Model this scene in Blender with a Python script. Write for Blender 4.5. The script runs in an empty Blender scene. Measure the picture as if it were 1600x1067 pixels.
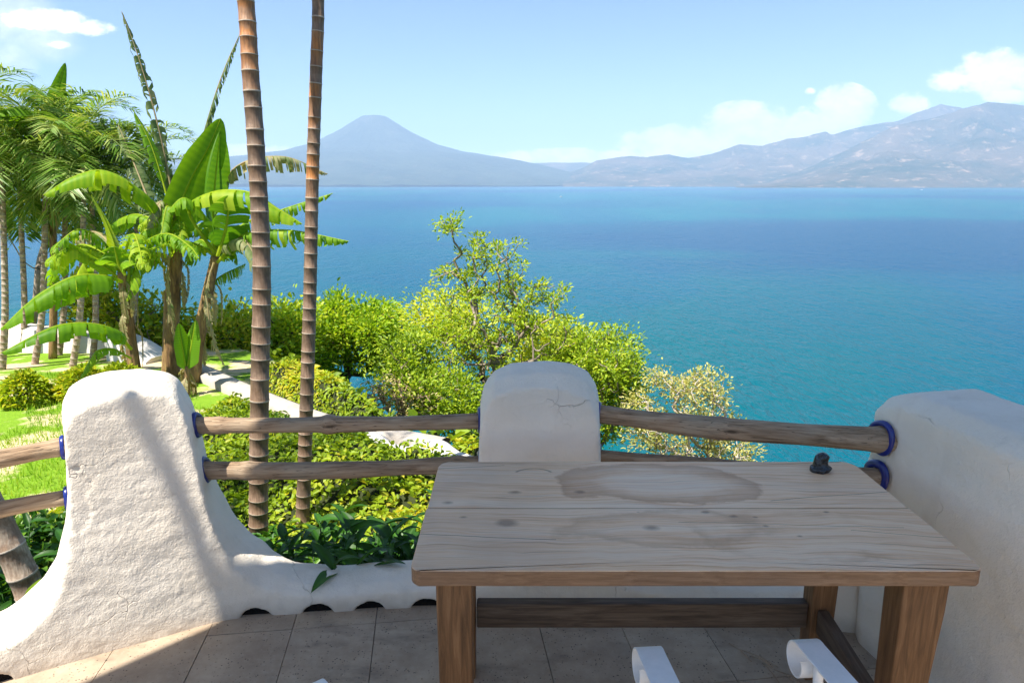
import bpy, bmesh, math, random
import numpy as np
from mathutils import Vector, Matrix
PI = math.pi
random.seed(7)
RNG = np.random.default_rng(7)
scene = bpy.context.scene
COL = scene.collection

# ------------------------------------------------------------------ camera
EYE = 1.65
FPX = 1600 * 24 / 36
PITCH = math.atan(246 / FPX)
cam_d = bpy.data.cameras.new('camera')
cam_d.lens = 24; cam_d.sensor_width = 36
cam_d.clip_start = 0.05; cam_d.clip_end = 90000
cam = bpy.data.objects.new('camera', cam_d)
COL.objects.link(cam)
cam.location = (0, 0, EYE)
cam.rotation_euler = (PI / 2 - PITCH, 0, 0)
scene.camera = cam

# ------------------------------------------------------------------ light
SUN_EL, SUN_AZ = math.radians(59), math.radians(225)      # azimuth clockwise from +Y
world = bpy.data.worlds.new('World'); scene.world = world
world.use_nodes = True
sun_d = bpy.data.lights.new('sun', 'SUN')
sun_d.energy = 5.0; sun_d.angle = math.radians(0.53); sun_d.color = (1.0, 0.94, 0.84)
sun = bpy.data.objects.new('sun', sun_d); COL.objects.link(sun)
sdir = Vector((math.sin(SUN_AZ) * math.cos(SUN_EL), math.cos(SUN_AZ) * math.cos(SUN_EL), math.sin(SUN_EL)))
sun.rotation_euler = sdir.to_track_quat('Z', 'Y').to_euler()
sun.location = sdir * 30
vs = scene.view_settings
vs.view_transform = 'Standard'; vs.look = 'None'; vs.gamma = 1; vs.use_curve_mapping = False
vs.exposure = 1.22
SKY_STRENGTH = 0.083
scene.cycles.use_denoising = True
scene.cycles.max_bounces = 8
scene.cycles.volume_bounces = 1
scene.cycles.transparent_max_bounces = 8

def ray(u, v):
    """direction of a pixel of the 1600 px photograph as x/y and z/y"""
    a = (u - 800) / FPX; b = (533.5 - v) / FPX
    y = math.cos(PITCH) + b * math.sin(PITCH); z = -math.sin(PITCH) + b * math.cos(PITCH)
    return a / y, z / y
def at(u, v, y):
    rx, rz = ray(u, v)
    return (rx * y, y, EYE + rz * y)

# ------------------------------------------------------------------ node helpers
class NT:
    def __init__(s, name, world=None):
        if world is None:
            s.m = bpy.data.materials.new(name); s.m.use_nodes = True; s.t = s.m.node_tree
        else:
            s.m = world; s.t = world.node_tree
        s.t.nodes.clear()
    def n(s, kind, ins=None, **kw):
        nd = s.t.nodes.new('ShaderNode' + kind)
        for k, v in kw.items(): setattr(nd, k, v)
        for k, v in (ins or {}).items():
            sock = nd.inputs[k]
            if isinstance(v, bpy.types.NodeSocket): s.t.links.new(v, sock)
            else: sock.default_value = v
        return nd
    def math(s, op, a, b=0.0, c=0.0, clamp=False):
        nd = s.n('Math', {0: a, 1: b, 2: c}, operation=op); nd.use_clamp = clamp
        return nd.outputs[0]
    def mix(s, f, a, b, blend='MIX'):
        nd = s.t.nodes.new('ShaderNodeMix'); nd.data_type = 'RGBA'; nd.blend_type = blend; nd.clamp_factor = True
        for i, v in ((0, f), (6, a), (7, b)):
            if isinstance(v, bpy.types.NodeSocket): s.t.links.new(v, nd.inputs[i])
            else: nd.inputs[i].default_value = v if i == 0 or len(v) == 4 else (*v, 1)
        return nd.outputs[2]
    def ramp(s, f, stops):
        nd = s.n('ValToRGB', {0: f}); e = nd.color_ramp.elements
        while len(e) < len(stops): e.new(0.5)
        for i, (p, c) in enumerate(stops):
            e[i].position = p; e[i].color = (c, c, c, 1) if isinstance(c, (int, float)) else (*c, 1)
        return nd.outputs[0]
    def noise(s, vec, scale, detail=4, rough=0.55, dist=0.0):
        return s.n('TexNoise', {'Vector': vec, 'Scale': scale, 'Detail': detail, 'Roughness': rough, 'Distortion': dist}).outputs[0]
    def mapping(s, vec, scale=(1, 1, 1), loc=(0, 0, 0), rot=(0, 0, 0)):
        return s.n('Mapping', {'Vector': vec, 'Scale': scale, 'Location': loc, 'Rotation': rot}).outputs[0]
    def coord(s, which='Object'): return s.n('TexCoord').outputs[which]
    def attr(s, name): return s.n('Attribute', attribute_name=name).outputs['Fac']
    def bump(s, h, strength, dist, normal=None):
        ins = {'Height': h, 'Strength': strength, 'Distance': dist}
        if normal is not None: ins['Normal'] = normal
        return s.n('Bump', ins).outputs[0]
    def principled(s, **ins):
        return s.n('BsdfPrincipled', {k.replace('_', ' '): v for k, v in ins.items()}).outputs[0]
    def out(s, surf=None, vol=None):
        o = s.n('OutputMaterial' if s.m.id_type == 'MATERIAL' else 'OutputWorld')
        if surf: s.t.links.new(surf, o.inputs['Surface'])
        if vol: s.t.links.new(vol, o.inputs['Volume'])
        return s.m

# ------------------------------------------------------------------ sky with clouds
w = NT('World', world)
sky = w.n('TexSky', sky_type='NISHITA', sun_disc=False, sun_elevation=SUN_EL, sun_rotation=SUN_AZ,
          altitude=2600.0, air_density=1.0, dust_density=0.7, ozone_density=3.0)
gen = w.coord('Generated')
sep = w.n('SeparateXYZ', {0: gen})
X, Y, Z = sep.outputs
ysafe = w.math('MAXIMUM', Y, 0.05)
az = w.math('DIVIDE', X, ysafe); el = w.math('DIVIDE', Z, ysafe)
front = w.math('GREATER_THAN', Y, 0.05)
cv = w.n('CombineXYZ', {0: az, 1: w.math('MULTIPLY', el, 1.5), 2: 0.3}).outputs[0]
n1 = w.noise(cv, 11, 9, 0.62); n2 = w.noise(cv, 30, 8, 0.65)
def blob(u, v, du, dv):
    cx, cz = ray(u, v)
    a = w.math('DIVIDE', w.math('SUBTRACT', az, cx), du / FPX)
    b = w.math('DIVIDE', w.math('SUBTRACT', el, cz), dv / FPX)
    d = w.math('ADD', w.math('MULTIPLY', a, a), w.math('MULTIPLY', b, b))
    return w.math('SUBTRACT', 1.0, d, clamp=True)
def smax(lst):
    r = lst[0]
    for x in lst[1:]: r = w.math('MAXIMUM', r, x)
    return r
dense = smax([blob(1240, 205, 150, 46), blob(1310, 176, 62, 44), blob(1160, 198, 75, 38), blob(1070, 225, 150, 32), blob(940, 245, 190, 14),
              blob(1425, 165, 38, 24), blob(1550, 118, 76, 40), blob(1490, 128, 50, 22), blob(1570, 150, 50, 14), blob(1264, 143, 13, 8),
              blob(400, 238, 90, 16), blob(810, 248, 50, 8), blob(1660, 120, 90, 40),
              blob(90, 36, 62, 20), blob(145, 44, 42, 15), blob(40, 30, 50, 20), blob(92, 70, 22, 8)])
soft = smax([blob(10, 30, 90, 60), blob(20, 90, 50, 36), blob(60, 60, 80, 40), blob(-200, 60, 240, 110)])
cl = w.math('ADD', dense, w.math('MULTIPLY', w.math('SUBTRACT', n1, 0.5), 2.6))
cl = w.math('ADD', cl, w.math('MULTIPLY', w.math('SUBTRACT', n2, 0.5), 1.3))
cd = w.n('MapRange', {0: cl, 1: 0.14, 2: 0.62}, interpolation_type='SMOOTHSTEP').outputs[0]
cd = w.math('MULTIPLY', cd, w.math('GREATER_THAN', dense, 0.001))
cs = w.math('ADD', soft, w.math('MULTIPLY', w.math('SUBTRACT', n1, 0.5), 1.6))
cs = w.n('MapRange', {0: cs, 1: 0.1, 2: 1.2}, interpolation_type='SMOOTHSTEP').outputs[0]
cs = w.math('MULTIPLY', cs, w.math('GREATER_THAN', soft, 0.001))
cloud = w.math('MULTIPLY', w.math('MAXIMUM', cd, w.math('MULTIPLY', cs, 0.75)), front)
shade = w.n('MapRange', {0: w.math('ADD', n2, w.math('MULTIPLY', dense, 0.25)), 1: 0.42, 2: 0.78}).outputs[0]
ccol = w.mix(shade, (5.6, 5.8, 6.1), (9.4, 9.3, 9.1))
skyc = w.mix(w.math('MULTIPLY', cloud, 0.93), sky.outputs[0], ccol)
bg = w.n('Background', {'Color': skyc, 'Strength': SKY_STRENGTH})
w.out(bg.outputs[0])

# ------------------------------------------------------------------ mesh helpers
class MB:
    def __init__(s): s.v = []; s.q = []; s.t3 = []; s.t = []; s.n = 0
    def add(s, v, quads=None, tris=None, tint=0.0):
        v = np.asarray(v, dtype=np.float64).reshape(-1, 3)
        s.v.append(v)
        s.t.append(np.broadcast_to(np.asarray(tint, dtype=np.float64), (len(v),)).copy())
        if quads is not None and len(quads): s.q.append(np.asarray(quads, dtype=np.int64).reshape(-1, 4) + s.n)
        if tris is not None and len(tris): s.t3.append(np.asarray(tris, dtype=np.int64).reshape(-1, 3) + s.n)
        s.n += len(v)
    def mesh(s, name, mat=None, smooth=True):
        me = bpy.data.meshes.new(name)
        v = np.concatenate(s.v) if s.v else np.zeros((0, 3))
        q = np.concatenate(s.q) if s.q else np.zeros((0, 4), int)
        t = np.concatenate(s.t3) if s.t3 else np.zeros((0, 3), int)
        me.vertices.add(len(v)); me.vertices.foreach_set('co', v.astype(np.float32).ravel())
        me.loops.add(q.size + t.size)
        me.loops.foreach_set('vertex_index', np.concatenate([q.ravel(), t.ravel()]).astype(np.int32))
        me.polygons.add(len(q) + len(t))
        starts = np.concatenate([np.arange(len(q)) * 4, len(q) * 4 + np.arange(len(t)) * 3]).astype(np.int32)
        me.polygons.foreach_set('loop_start', starts)
        me.polygons.foreach_set('use_smooth', np.full(len(starts), smooth))
        a = me.attributes.new('tint', 'FLOAT', 'POINT')
        a.data.foreach_set('value', np.concatenate(s.t).astype(np.float32) if s.t else np.zeros(0, np.float32))
        me.update(calc_edges=True); me.validate()
        if mat: me.materials.append(mat)
        return me
    def obj(s, name, mat=None, parent=None, smooth=True):
        return link(name, s.mesh(name, mat, smooth), parent)

def link(name, data, parent=None):
    o = bpy.data.objects.new(name, data); COL.objects.link(o)
    if parent is not None: o.parent = parent
    return o
def tag(o, label=None, cat=None, group=None, kind=None):
    if label: o['label'] = label
    if cat: o['category'] = cat
    if group: o['group'] = group
    if kind: o['kind'] = kind
    return o
def empty(name, loc, label, cat, group=None, rz=0.0):
    o = link(name, None); o.location = loc; o.rotation_euler = (0, 0, rz)
    o.empty_display_size = 0.1
    return tag(o, label, cat, group)
def local(parent, pts):
    """world points into the frame of an unrotated empty"""
    return np.asarray(pts, float) - np.array(parent.location)

def hashn(i, j, k, seed):
    with np.errstate(over='ignore'):
        h = (i.astype(np.int64) * 374761393 + j.astype(np.int64) * 668265263 + k.astype(np.int64) * 2147483647 + seed * 974711) & 0xFFFFFFFF
        h = ((h ^ (h >> 13)) * 1274126177) & 0xFFFFFFFF
        h = h ^ (h >> 16)
    return (h & 0xFFFFFF) / float(0xFFFFFF)
def vnoise(p, seed=0):
    p = np.asarray(p, float); f = np.floor(p); r = p - f; i = f.astype(np.int64)
    r = r * r * (3 - 2 * r); out = 0
    for a in (0, 1):
        for b in (0, 1):
            for c in (0, 1):
                wgt = (r[:, 0] if a else 1 - r[:, 0]) * (r[:, 1] if b else 1 - r[:, 1]) * (r[:, 2] if c else 1 - r[:, 2])
                out = out + wgt * hashn(i[:, 0] + a, i[:, 1] + b, i[:, 2] + c, seed)
    return out
def fbm(p, octv=4, seed=0, gain=0.5, ridged=False):
    p = np.asarray(p, float); s = 0; a = 1.0; tot = 0
    for o in range(octv):
        n = vnoise(p * 2 ** o + 17.3 * o, seed + o)
        if ridged: n = 1 - abs(2 * n - 1)
        s = s + a * n; tot += a; a *= gain
    return s / tot
def p3(x, y, z=0.0):
    x = np.asarray(x, float)
    return np.stack([x, np.broadcast_to(y, x.shape), np.broadcast_to(z, x.shape)], -1)

def smooth_path(pts, n):
    P = np.asarray(pts, float); m = len(P)
    Q = np.vstack([2 * P[0] - P[1], P, 2 * P[-1] - P[-2]])
    out = []
    for t in np.linspace(0, m - 1 - 1e-9, n):
        i = int(t); f = t - i; a, b, c, d = Q[i:i + 4]
        out.append(0.5 * (2 * b + (c - a) * f + (2 * a - 5 * b + 4 * c - d) * f * f + (3 * b - a - 3 * c + d) * f ** 3))
    return np.array(out)
def frames(P):
    T = np.gradient(P, axis=0); T /= np.linalg.norm(T, axis=1)[:, None] + 1e-12
    ref = np.array([0, 0, 1.0]) if abs(T[0][2]) < 0.9 else np.array([0, 1.0, 0])
    U = []; u = np.cross(ref, T[0]); u /= np.linalg.norm(u)
    for t in T:
        u = u - t * u.dot(t); u /= np.linalg.norm(u) + 1e-12; U.append(u)
    U = np.array(U); V = np.cross(T, U)
    return T, U, V
def tube(mb, P, R, n=8, tint=0.0, cap=True):
    P = np.asarray(P, float); R = np.broadcast_to(np.asarray(R, float), (len(P),)); T, U, V = frames(P)
    a = np.arange(n) * 2 * PI / n
    ring = P[:, None] + R[:, None, None] * (np.cos(a)[None, :, None] * U[:, None] + np.sin(a)[None, :, None] * V[:, None])
    m = len(P); idx = np.arange(m * n).reshape(m, n); nx = np.roll(idx, -1, axis=1)
    q = np.stack([idx[:-1], nx[:-1], nx[1:], idx[1:]], -1).reshape(-1, 4)
    v = ring.reshape(-1, 3); tt = np.repeat(np.broadcast_to(tint, (m,)), n)
    tris = None
    if cap:
        v = np.vstack([v, P[0], P[-1]]); tt = np.append(tt, [tt[0], tt[-1]])
        tris = [[idx[0, (k + 1) % n], idx[0, k], m * n] for k in range(n)] + [[idx[-1, k], idx[-1, (k + 1) % n], m * n + 1] for k in range(n)]
    mb.add(v, q, tris, tt)
BOXQ = [[0, 3, 2, 1], [4, 5, 6, 7], [0, 1, 5, 4], [1, 2, 6, 5], [2, 3, 7, 6], [3, 0, 4, 7]]
def box(mb, c, d, rz=0.0, tint=0.0, M=None):
    x, y, z = np.array(d) / 2
    v = np.array([[-x, -y, -z], [x, -y, -z], [x, y, -z], [-x, y, -z], [-x, -y, z], [x, -y, z], [x, y, z], [-x, y, z]])
    if M is not None: v = v @ np.array(M.to_3x3()).T
    cs, sn = math.cos(rz), math.sin(rz)
    v = v @ np.array([[cs, sn, 0], [-sn, cs, 0], [0, 0, 1]])
    mb.add(v + np.array(c), BOXQ, None, tint)
def prism(mb, poly, z0, z1, tint=0.0):
    n = len(poly); P = np.array(poly, float)
    v = np.vstack([np.c_[P, np.full(n, z0)], np.c_[P, np.full(n, z1)], [[*P.mean(0), z0], [*P.mean(0), z1]]])
    q = [[i, (i + 1) % n, n + (i + 1) % n, n + i] for i in range(n)]
    t = [[(i + 1) % n, i, 2 * n] for i in range(n)] + [[n + i, n + (i + 1) % n, 2 * n + 1] for i in range(n)]
    mb.add(v, q, t, tint)
def bevel(o, w, seg=2):
    m = o.modifiers.new('bevel', 'BEVEL'); m.width = w; m.segments = seg; m.limit_method = 'ANGLE'; m.angle_limit = math.radians(40)
    m.harden_normals = False
def leaves(mb, P, D, N, L, W, tint, fold=0.25, droop=0.25):
    P = np.asarray(P, float); n = len(P)
    D = D / (np.linalg.norm(D, axis=1)[:, None] + 1e-9)
    S = np.cross(D, N); S /= np.linalg.norm(S, axis=1)[:, None] + 1e-9
    U = np.cross(S, D)
    L = np.broadcast_to(L, (n,))[:, None]; W = np.broadcast_to(W, (n,))[:, None]
    dz = np.array([0, 0, -1.0]) * L * droop
    v = np.stack([P, P + D * L * .28 + S * W * .48 + U * W * fold, P + D * L * .68 + S * W * .36 + U * W * fold + dz * .4,
                  P + D * L + dz, P + D * L * .68 - S * W * .36 + U * W * fold + dz * .4, P + D * L * .28 - S * W * .48 + U * W * fold], 1)
    base = np.arange(n)[:, None] * 6
    q = np.stack([base + [0, 1, 2, 3], base + [0, 3, 4, 5]], 1).reshape(-1, 4)
    mb.add(v.reshape(-1, 3), q, None, np.repeat(np.broadcast_to(tint, (n,)), 6))
def rand_dirs(n):
    d = RNG.normal(size=(n, 3)); return d / np.linalg.norm(d, axis=1)[:, None]

# ------------------------------------------------------------------ materials
def m_plaster(name, base=(.83, .755, .65), dirt=0.5, scale=1.0):
    k = NT(name); c = k.coord('Object')
    big = k.noise(c, 2.2 * scale, 5, .6); mid = k.noise(c, 11 * scale, 5, .6); fine = k.noise(c, 55 * scale, 4, .6)
    col = k.mix(k.ramp(big, [(.35, 0), (.75, 1)]), base, tuple(x * f for x, f in zip(base, (.90, .87, .82))))
    streak = k.noise(k.mapping(c, (5 * scale, 5 * scale, .9 * scale)), 2.2, 4, .6)
    col = k.mix(k.math('MULTIPLY', k.ramp(streak, [(.55, 0), (.75, 1)]), .35 * dirt), col, (.36, .29, .22))
    spots = k.ramp(k.noise(c, 26 * scale, 3, .7), [(.70, 0), (.76, 1)])
    col = k.mix(k.math('MULTIPLY', spots, .25 * dirt), col, (.30, .25, .2))
    z = k.n('SeparateXYZ', {0: c}).outputs[2]
    foot = k.n('MapRange', {0: k.math('ADD', z, k.math('MULTIPLY', mid, .10)), 1: .13, 2: .03}).outputs[0]
    col = k.mix(k.math('MULTIPLY', foot, 1.2 * dirt), col, (.33, .25, .18))
    tr = k.n('TexVoronoi', {'Vector': k.mapping(c, (1, 1, 1.7)), 'Scale': 14 * scale, 'Randomness': 1.0}, feature='SMOOTH_F1').outputs[0]
    h = k.math('ADD', k.math('MULTIPLY', mid, .7), k.math('ADD', k.math('MULTIPLY', fine, .25), k.math('MULTIPLY', tr, .35)))
    wv = k.n('VectorMath', {0: c, 1: k.n('VectorMath', {0: k.n('TexNoise', {'Vector': c, 'Scale': 7 * scale, 'Detail': 4}).outputs[1], 'Scale': .16}, operation='SCALE').outputs[0]}, operation='ADD').outputs[0]
    ce = k.n('TexVoronoi', {'Vector': wv, 'Scale': 3.4 * scale}, feature='DISTANCE_TO_EDGE').outputs[0]
    crk = k.math('MULTIPLY', k.ramp(ce, [(.002, 1), (.006, 0)]), k.ramp(k.noise(c, 2.9 * scale, 3, .5), [(.57, 0), (.66, 1)]))
    col = k.mix(k.math('MULTIPLY', crk, .22), col, (.34, .28, .22))
    h = k.math('SUBTRACT', h, k.math('MULTIPLY', crk, .3))
    nrm = k.bump(h, .8, .014)
    nrm = k.bump(k.noise(c, 150 * scale, 4, .65), .6, .004, nrm)
    return k.out(k.principled(Base_Color=col, Roughness=.88, Normal=nrm, Specular_IOR_Level=.2))
M_PLASTER = m_plaster('plaster')

def m_leaf(name, a, b, c=None, trans=.35, rough=.45, spec=.35):
    k = NT(name); t = k.attr('tint')
    st = [(0, a), (1, b)] if c is None else [(0, a), (.6, b), (1, c)]
    col = k.ramp(t, st)
    pr = k.principled(Base_Color=col, Roughness=rough, Specular_IOR_Level=spec)
    tcol = k.mix(1.0, col, (1.5, 1.35, .55), 'MULTIPLY')
    tl = k.n('BsdfTranslucent', {'Color': tcol}).outputs[0]
    return k.out(k.n('MixShader', {0: trans, 1: pr, 2: tl}).outputs[0])
M_HEDGE = m_leaf('hedge_leaf', (.08, .17, .008), (.32, .44, .02), (.58, .52, .05), .45)
M_TREE_G = m_leaf('tree_leaf_green', (.06, .16, .008), (.26, .44, .02), (.46, .54, .04), .48)
M_TREE_Y = m_leaf('tree_leaf_yellow', (.12, .22, .012), (.34, .48, .025), (.56, .60, .06), .45)
M_TREE_P = m_leaf('tree_leaf_pale', (.20, .26, .06), (.52, .50, .16), (.72, .62, .30), .42)
M_BANANA = m_leaf('banana_leaf', (.05, .17, .01), (.19, .37, .015), (.42, .52, .03), .5, .5, .25)
M_OLDLEAF = m_leaf('old_banana_leaf', (.08, .14, .04), (.24, .30, .12), (.45, .36, .2), .4, .6)
M_PALM = m_leaf('palm_leaflet', (.035, .11, .014), (.14, .27, .03), (.42, .48, .16), .38, .4)
M_DARK = m_leaf('dark_shrub_leaf', (.014, .055, .008), (.045, .15, .012), (.15, .30, .02), .3, .42, .35)  # shrub green darkened to carry part of the roof shade
M_GRASS = m_leaf('grass_blade', (.10, .26, .012), (.26, .46, .02), (.42, .50, .08), .4, .6)

def m_simple(name, a, b, scale=8, rough=.8, bs=.4, bd=.01, stretch=(1, 1, 1), spec=.3):
    k = NT(name); c = k.mapping(k.coord('Object'), stretch)
    n = k.noise(c, scale, 6, .6)
    col = k.mix(k.ramp(n, [(.3, 0), (.7, 1)]), a, b)
    return k.out(k.principled(Base_Color=col, Roughness=rough, Normal=k.bump(k.noise(c, scale * 3, 5, .6), bs, bd), Specular_IOR_Level=spec))
M_BARK_GREY = m_simple('grey_bark', (.16, .12, .09), (.36, .30, .24), 14)
M_BARK_DARK = m_simple('dark_bark', (.04, .028, .02), (.12, .085, .06), 14)
M_BARK_PALE = m_simple('pale_bark', (.38, .32, .27), (.56, .50, .44), 14)
M_TWIG = m_simple('dry_twig', (.22, .15, .09), (.45, .33, .22), 20)
M_SOIL = m_simple('soil', (.035, .025, .016), (.10, .07, .045), 6, .95, .8, .03)
M_HOLE = m_simple('drain_hole_dark', (.002, .0015, .001), (.006, .004, .003), 30, .98, .8, .01)  # near black, stands in for the shade inside the drain holes

def m_trunk():
    k = NT('ringed_palm_bark'); c = k.coord('Object'); t = k.attr('tint')
    # tint: 0..1 internode tone, 2 = pale ring
    streak = k.noise(k.mapping(c, (30, 30, 3.5)), 3, 5, .65)
    patch = k.noise(c, 9, 4, .6)
    body = k.ramp(t, [(0, (.15, .105, .072)), (.35, (.22, .135, .08)), (.7, (.62, .22, .035)), (.9, (.20, .17, .035)), (1, (.06, .08, .022))])
    body = k.mix(k.math('MULTIPLY', k.ramp(patch, [(.48, 0), (.6, 1)]), .6), body, (.33, .22, .15))
    body = k.mix(k.math('MULTIPLY', k.ramp(streak, [(.4, 1), (.6, 0)]), .5), body, (.08, .045, .028))
    ring = k.math('GREATER_THAN', t, 1.4)
    col = k.mix(ring, body, k.mix(patch, (.24, .18, .13), (.60, .50, .40)))
    return k.out(k.principled(Base_Color=col, Roughness=.55, Normal=k.bump(k.math('ADD', streak, patch), .5, .008), Specular_IOR_Level=.35))
M_TRUNK = m_trunk()
def m_trunk_pale():
    k = NT('grey_ringed_bark'); c = k.coord('Object'); t = k.attr('tint')
    patch = k.noise(c, 16, 5, .65); streak = k.noise(k.mapping(c, (20, 20, 3)), 4, 4, .6)
    body = k.mix(k.ramp(patch, [(.4, 0), (.62, 1)]), (.27, .18, .12), (.50, .41, .32))
    body = k.mix(k.math('MULTIPLY', k.ramp(streak, [(.4, 1), (.6, 0)]), .5), body, (.13, .085, .055))
    col = k.mix(k.math('GREATER_THAN', t, 1.4), body, (.52, .45, .37))
    return k.out(k.principled(Base_Color=col, Roughness=.75, Normal=k.bump(k.math('ADD', patch, streak), .5, .006)))
M_TRUNK_PALE = m_trunk_pale()

def m_wood_pole():
    k = NT('weathered_pole_wood'); c = k.coord('Object')      # local X along the pole
    st = k.mapping(c, (1.1, 14, 14))
    g = k.noise(st, 5, 6, .65, .4); big = k.noise(c, 3.5, 4, .6)
    col = k.ramp(g, [(.25, (.085, .052, .03)), (.45, (.29, .195, .12)), (.62, (.43, .31, .205)), (.85, (.56, .43, .30))])
    col = k.mix(k.math('MULTIPLY', k.ramp(big, [(.5, 0), (.68, 1)]), .45), col, (.40, .34, .25))
    vor = k.n('TexVoronoi', {'Vector': k.mapping(c, (3.2, 11, 11)), 'Scale': 1.3}, feature='F1').outputs[0]
    knot = k.ramp(vor, [(.05, 1), (.13, 0)])
    col = k.mix(k.math('MULTIPLY', knot, .8), col, (.045, .03, .02))
    crack = k.ramp(k.noise(k.mapping(c, (.8, 26, 26), (3, 1, 2)), 2.4, 2, .5), [(.492, 0), (.5, 1), (.508, 0)])
    col = k.mix(k.math('MULTIPLY', crack, .75), col, (.035, .025, .018))
    h = k.math('SUBTRACT', g, k.math('MULTIPLY', crack, .6))
    return k.out(k.principled(Base_Color=col, Roughness=.72, Normal=k.bump(h, .6, .006), Specular_IOR_Level=.25))
M_POLE = m_wood_pole()

def m_table(name, top=True):
    k = NT(name); c = k.coord('Object')                        # origin at the front left corner of the top, X along
    warp = k.noise(c, 2.4, 3, .5)
    cw = k.n('VectorMath', {0: c, 1: k.n('CombineXYZ', {0: 0, 1: k.math('MULTIPLY', warp, .12), 2: 0}).outputs[0]}, operation='ADD').outputs[0]
    g = k.noise(k.mapping(cw, (1.2, 38, 38) if top else (16, 16, 1.6)), 3, 8, .72, .3)
    band = k.noise(k.mapping(cw, (.9, 7, 7) if top else (6, 6, .9)), 2.5, 4, .6)
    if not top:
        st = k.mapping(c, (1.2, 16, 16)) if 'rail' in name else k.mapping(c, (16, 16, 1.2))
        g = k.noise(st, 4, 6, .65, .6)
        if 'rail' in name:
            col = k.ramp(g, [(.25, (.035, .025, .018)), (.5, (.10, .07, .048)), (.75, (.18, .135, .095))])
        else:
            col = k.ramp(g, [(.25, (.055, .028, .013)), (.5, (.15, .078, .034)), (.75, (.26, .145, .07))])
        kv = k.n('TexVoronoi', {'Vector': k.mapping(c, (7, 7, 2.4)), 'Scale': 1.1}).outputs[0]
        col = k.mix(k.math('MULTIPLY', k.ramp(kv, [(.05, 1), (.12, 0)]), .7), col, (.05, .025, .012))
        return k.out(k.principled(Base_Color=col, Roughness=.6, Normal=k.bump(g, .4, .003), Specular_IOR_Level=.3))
    col = k.ramp(g, [(.24, (.42, .20, .085)), (.38, (.76, .44, .23)), (.54, (.90, .60, .36)), (.85, (.94, .72, .50))])
    col = k.mix(k.math('MULTIPLY', k.ramp(band, [(.5, 0), (.7, 1)]), .4), col, (.64, .32, .14))
    stk = k.noise(k.mapping(cw, (.55, 10, 10), (5, 2, 0)), 2.2, 6, .65)
    col = k.mix(k.math('MULTIPLY', k.ramp(stk, [(.48, 0), (.62, 1)]), .6), col, (.90, .69, .49))
    lines = k.ramp(k.noise(k.mapping(cw, (.7, 60, 60), (1, 7, 0)), 3, 4, .6), [(.60, 0), (.68, 1)])
    col = k.mix(k.math('MULTIPLY', lines, .6), col, (.22, .10, .05))
    sx = k.n('SeparateXYZ', {0: c}); x, y, z = sx.outputs
    wob = k.noise(c, 9, 5, .65); wob2 = k.noise(c, 3.2, 3, .5); wob3 = k.noise(k.mapping(c, (1, 1, 1), (3.3, 1.7, 0)), 4.5, 3, .5)
    # grey weathered left end
    grey = k.math('MULTIPLY', k.n('MapRange', {0: x, 1: .62, 2: .05}).outputs[0], k.ramp(wob2, [(.35, .25), (.62, 1)]))
    col = k.mix(k.math('MULTIPLY', grey, .6), col, (.44, .31, .21))
    def ell(cx, cy, rx, ry, amp=.5):
        a = k.math('DIVIDE', k.math('SUBTRACT', x, cx), rx); b = k.math('DIVIDE', k.math('SUBTRACT', y, cy), ry)
        r = k.math('SQRT', k.math('ADD', k.math('MULTIPLY', a, a), k.math('MULTIPLY', b, b)))
        return k.math('ADD', k.math('ADD', r, k.math('MULTIPLY', k.math('SUBTRACT', wob, .5), amp)), k.math('MULTIPLY', k.math('SUBTRACT', wob3, .5), amp * 2.2))
    # big water stain: brown rim, pale centre
    e = ell(.70, .50, .31, .14, .42)
    s1 = k.ramp(k.math('MULTIPLY', e, .5), [(.24, .1), (.37, .55), (.485, 1.0), (.52, 0)])
    col = k.mix(k.math('MULTIPLY', s1, .5), col, (.34, .145, .055))
    inner = k.ramp(k.math('MULTIPLY', e, .5), [(.15, .6), (.36, 0)])
    col = k.mix(k.math('MULTIPLY', inner, .5), col, (.90, .72, .54))
    e2 = ell(1.02, .17, .30, .13, .5)
    s2 = k.math('MULTIPLY', k.ramp(k.math('MULTIPLY', e2, .5), [(.36, 0), (.48, 1.0), (.53, 0)]), k.ramp(wob3, [(.42, 0), (.58, 1)]))
    col = k.mix(k.math('MULTIPLY', s2, .5), col, (.42, .22, .09))
    e3 = ell(.66, .21, .30, .11, .6)
    s3 = k.ramp(k.math('MULTIPLY', e3, .5), [(.30, 0), (.45, 1.0), (.52, 0)])
    col = k.mix(k.math('MULTIPLY', s3, .38), col, (.42, .23, .11))
    # crescent mark
    e4 = ell(.315, .565, .058, .038, .1)
    s4 = k.math('MULTIPLY', k.ramp(k.math('MULTIPLY', e4, .5), [(.44, 0), (.5, 1), (.56, 0)]), k.math('GREATER_THAN', y, .575))
    col = k.mix(k.math('MULTIPLY', s4, .75), col, (.13, .08, .05))
    # knots
    def knot(cx, cy, r, st=1.6):
        return k.ramp(k.math('MULTIPLY', ell(cx, cy, r * st, r, .9), .5), [(.12, 1), (.5, 0)])
    kk = None
    for a in ((.11, .27, .011), (.23, .235, .02), (.255, .43, .016), (.45, .43, .011), (.62, .21, .018), (.79, .30, .008), (.86, .275, .010), (.60, .30, .006), (.92, .27, .006), (1.13, .30, .006), (.06, .36, .015), (.93, .22, .008), (1.0, .165, .006)):
        q = knot(*a); kk = q if kk is None else k.math('MAXIMUM', kk, q)
    col = k.mix(k.math('MULTIPLY', kk, .6), col, (.14, .08, .045))
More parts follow.
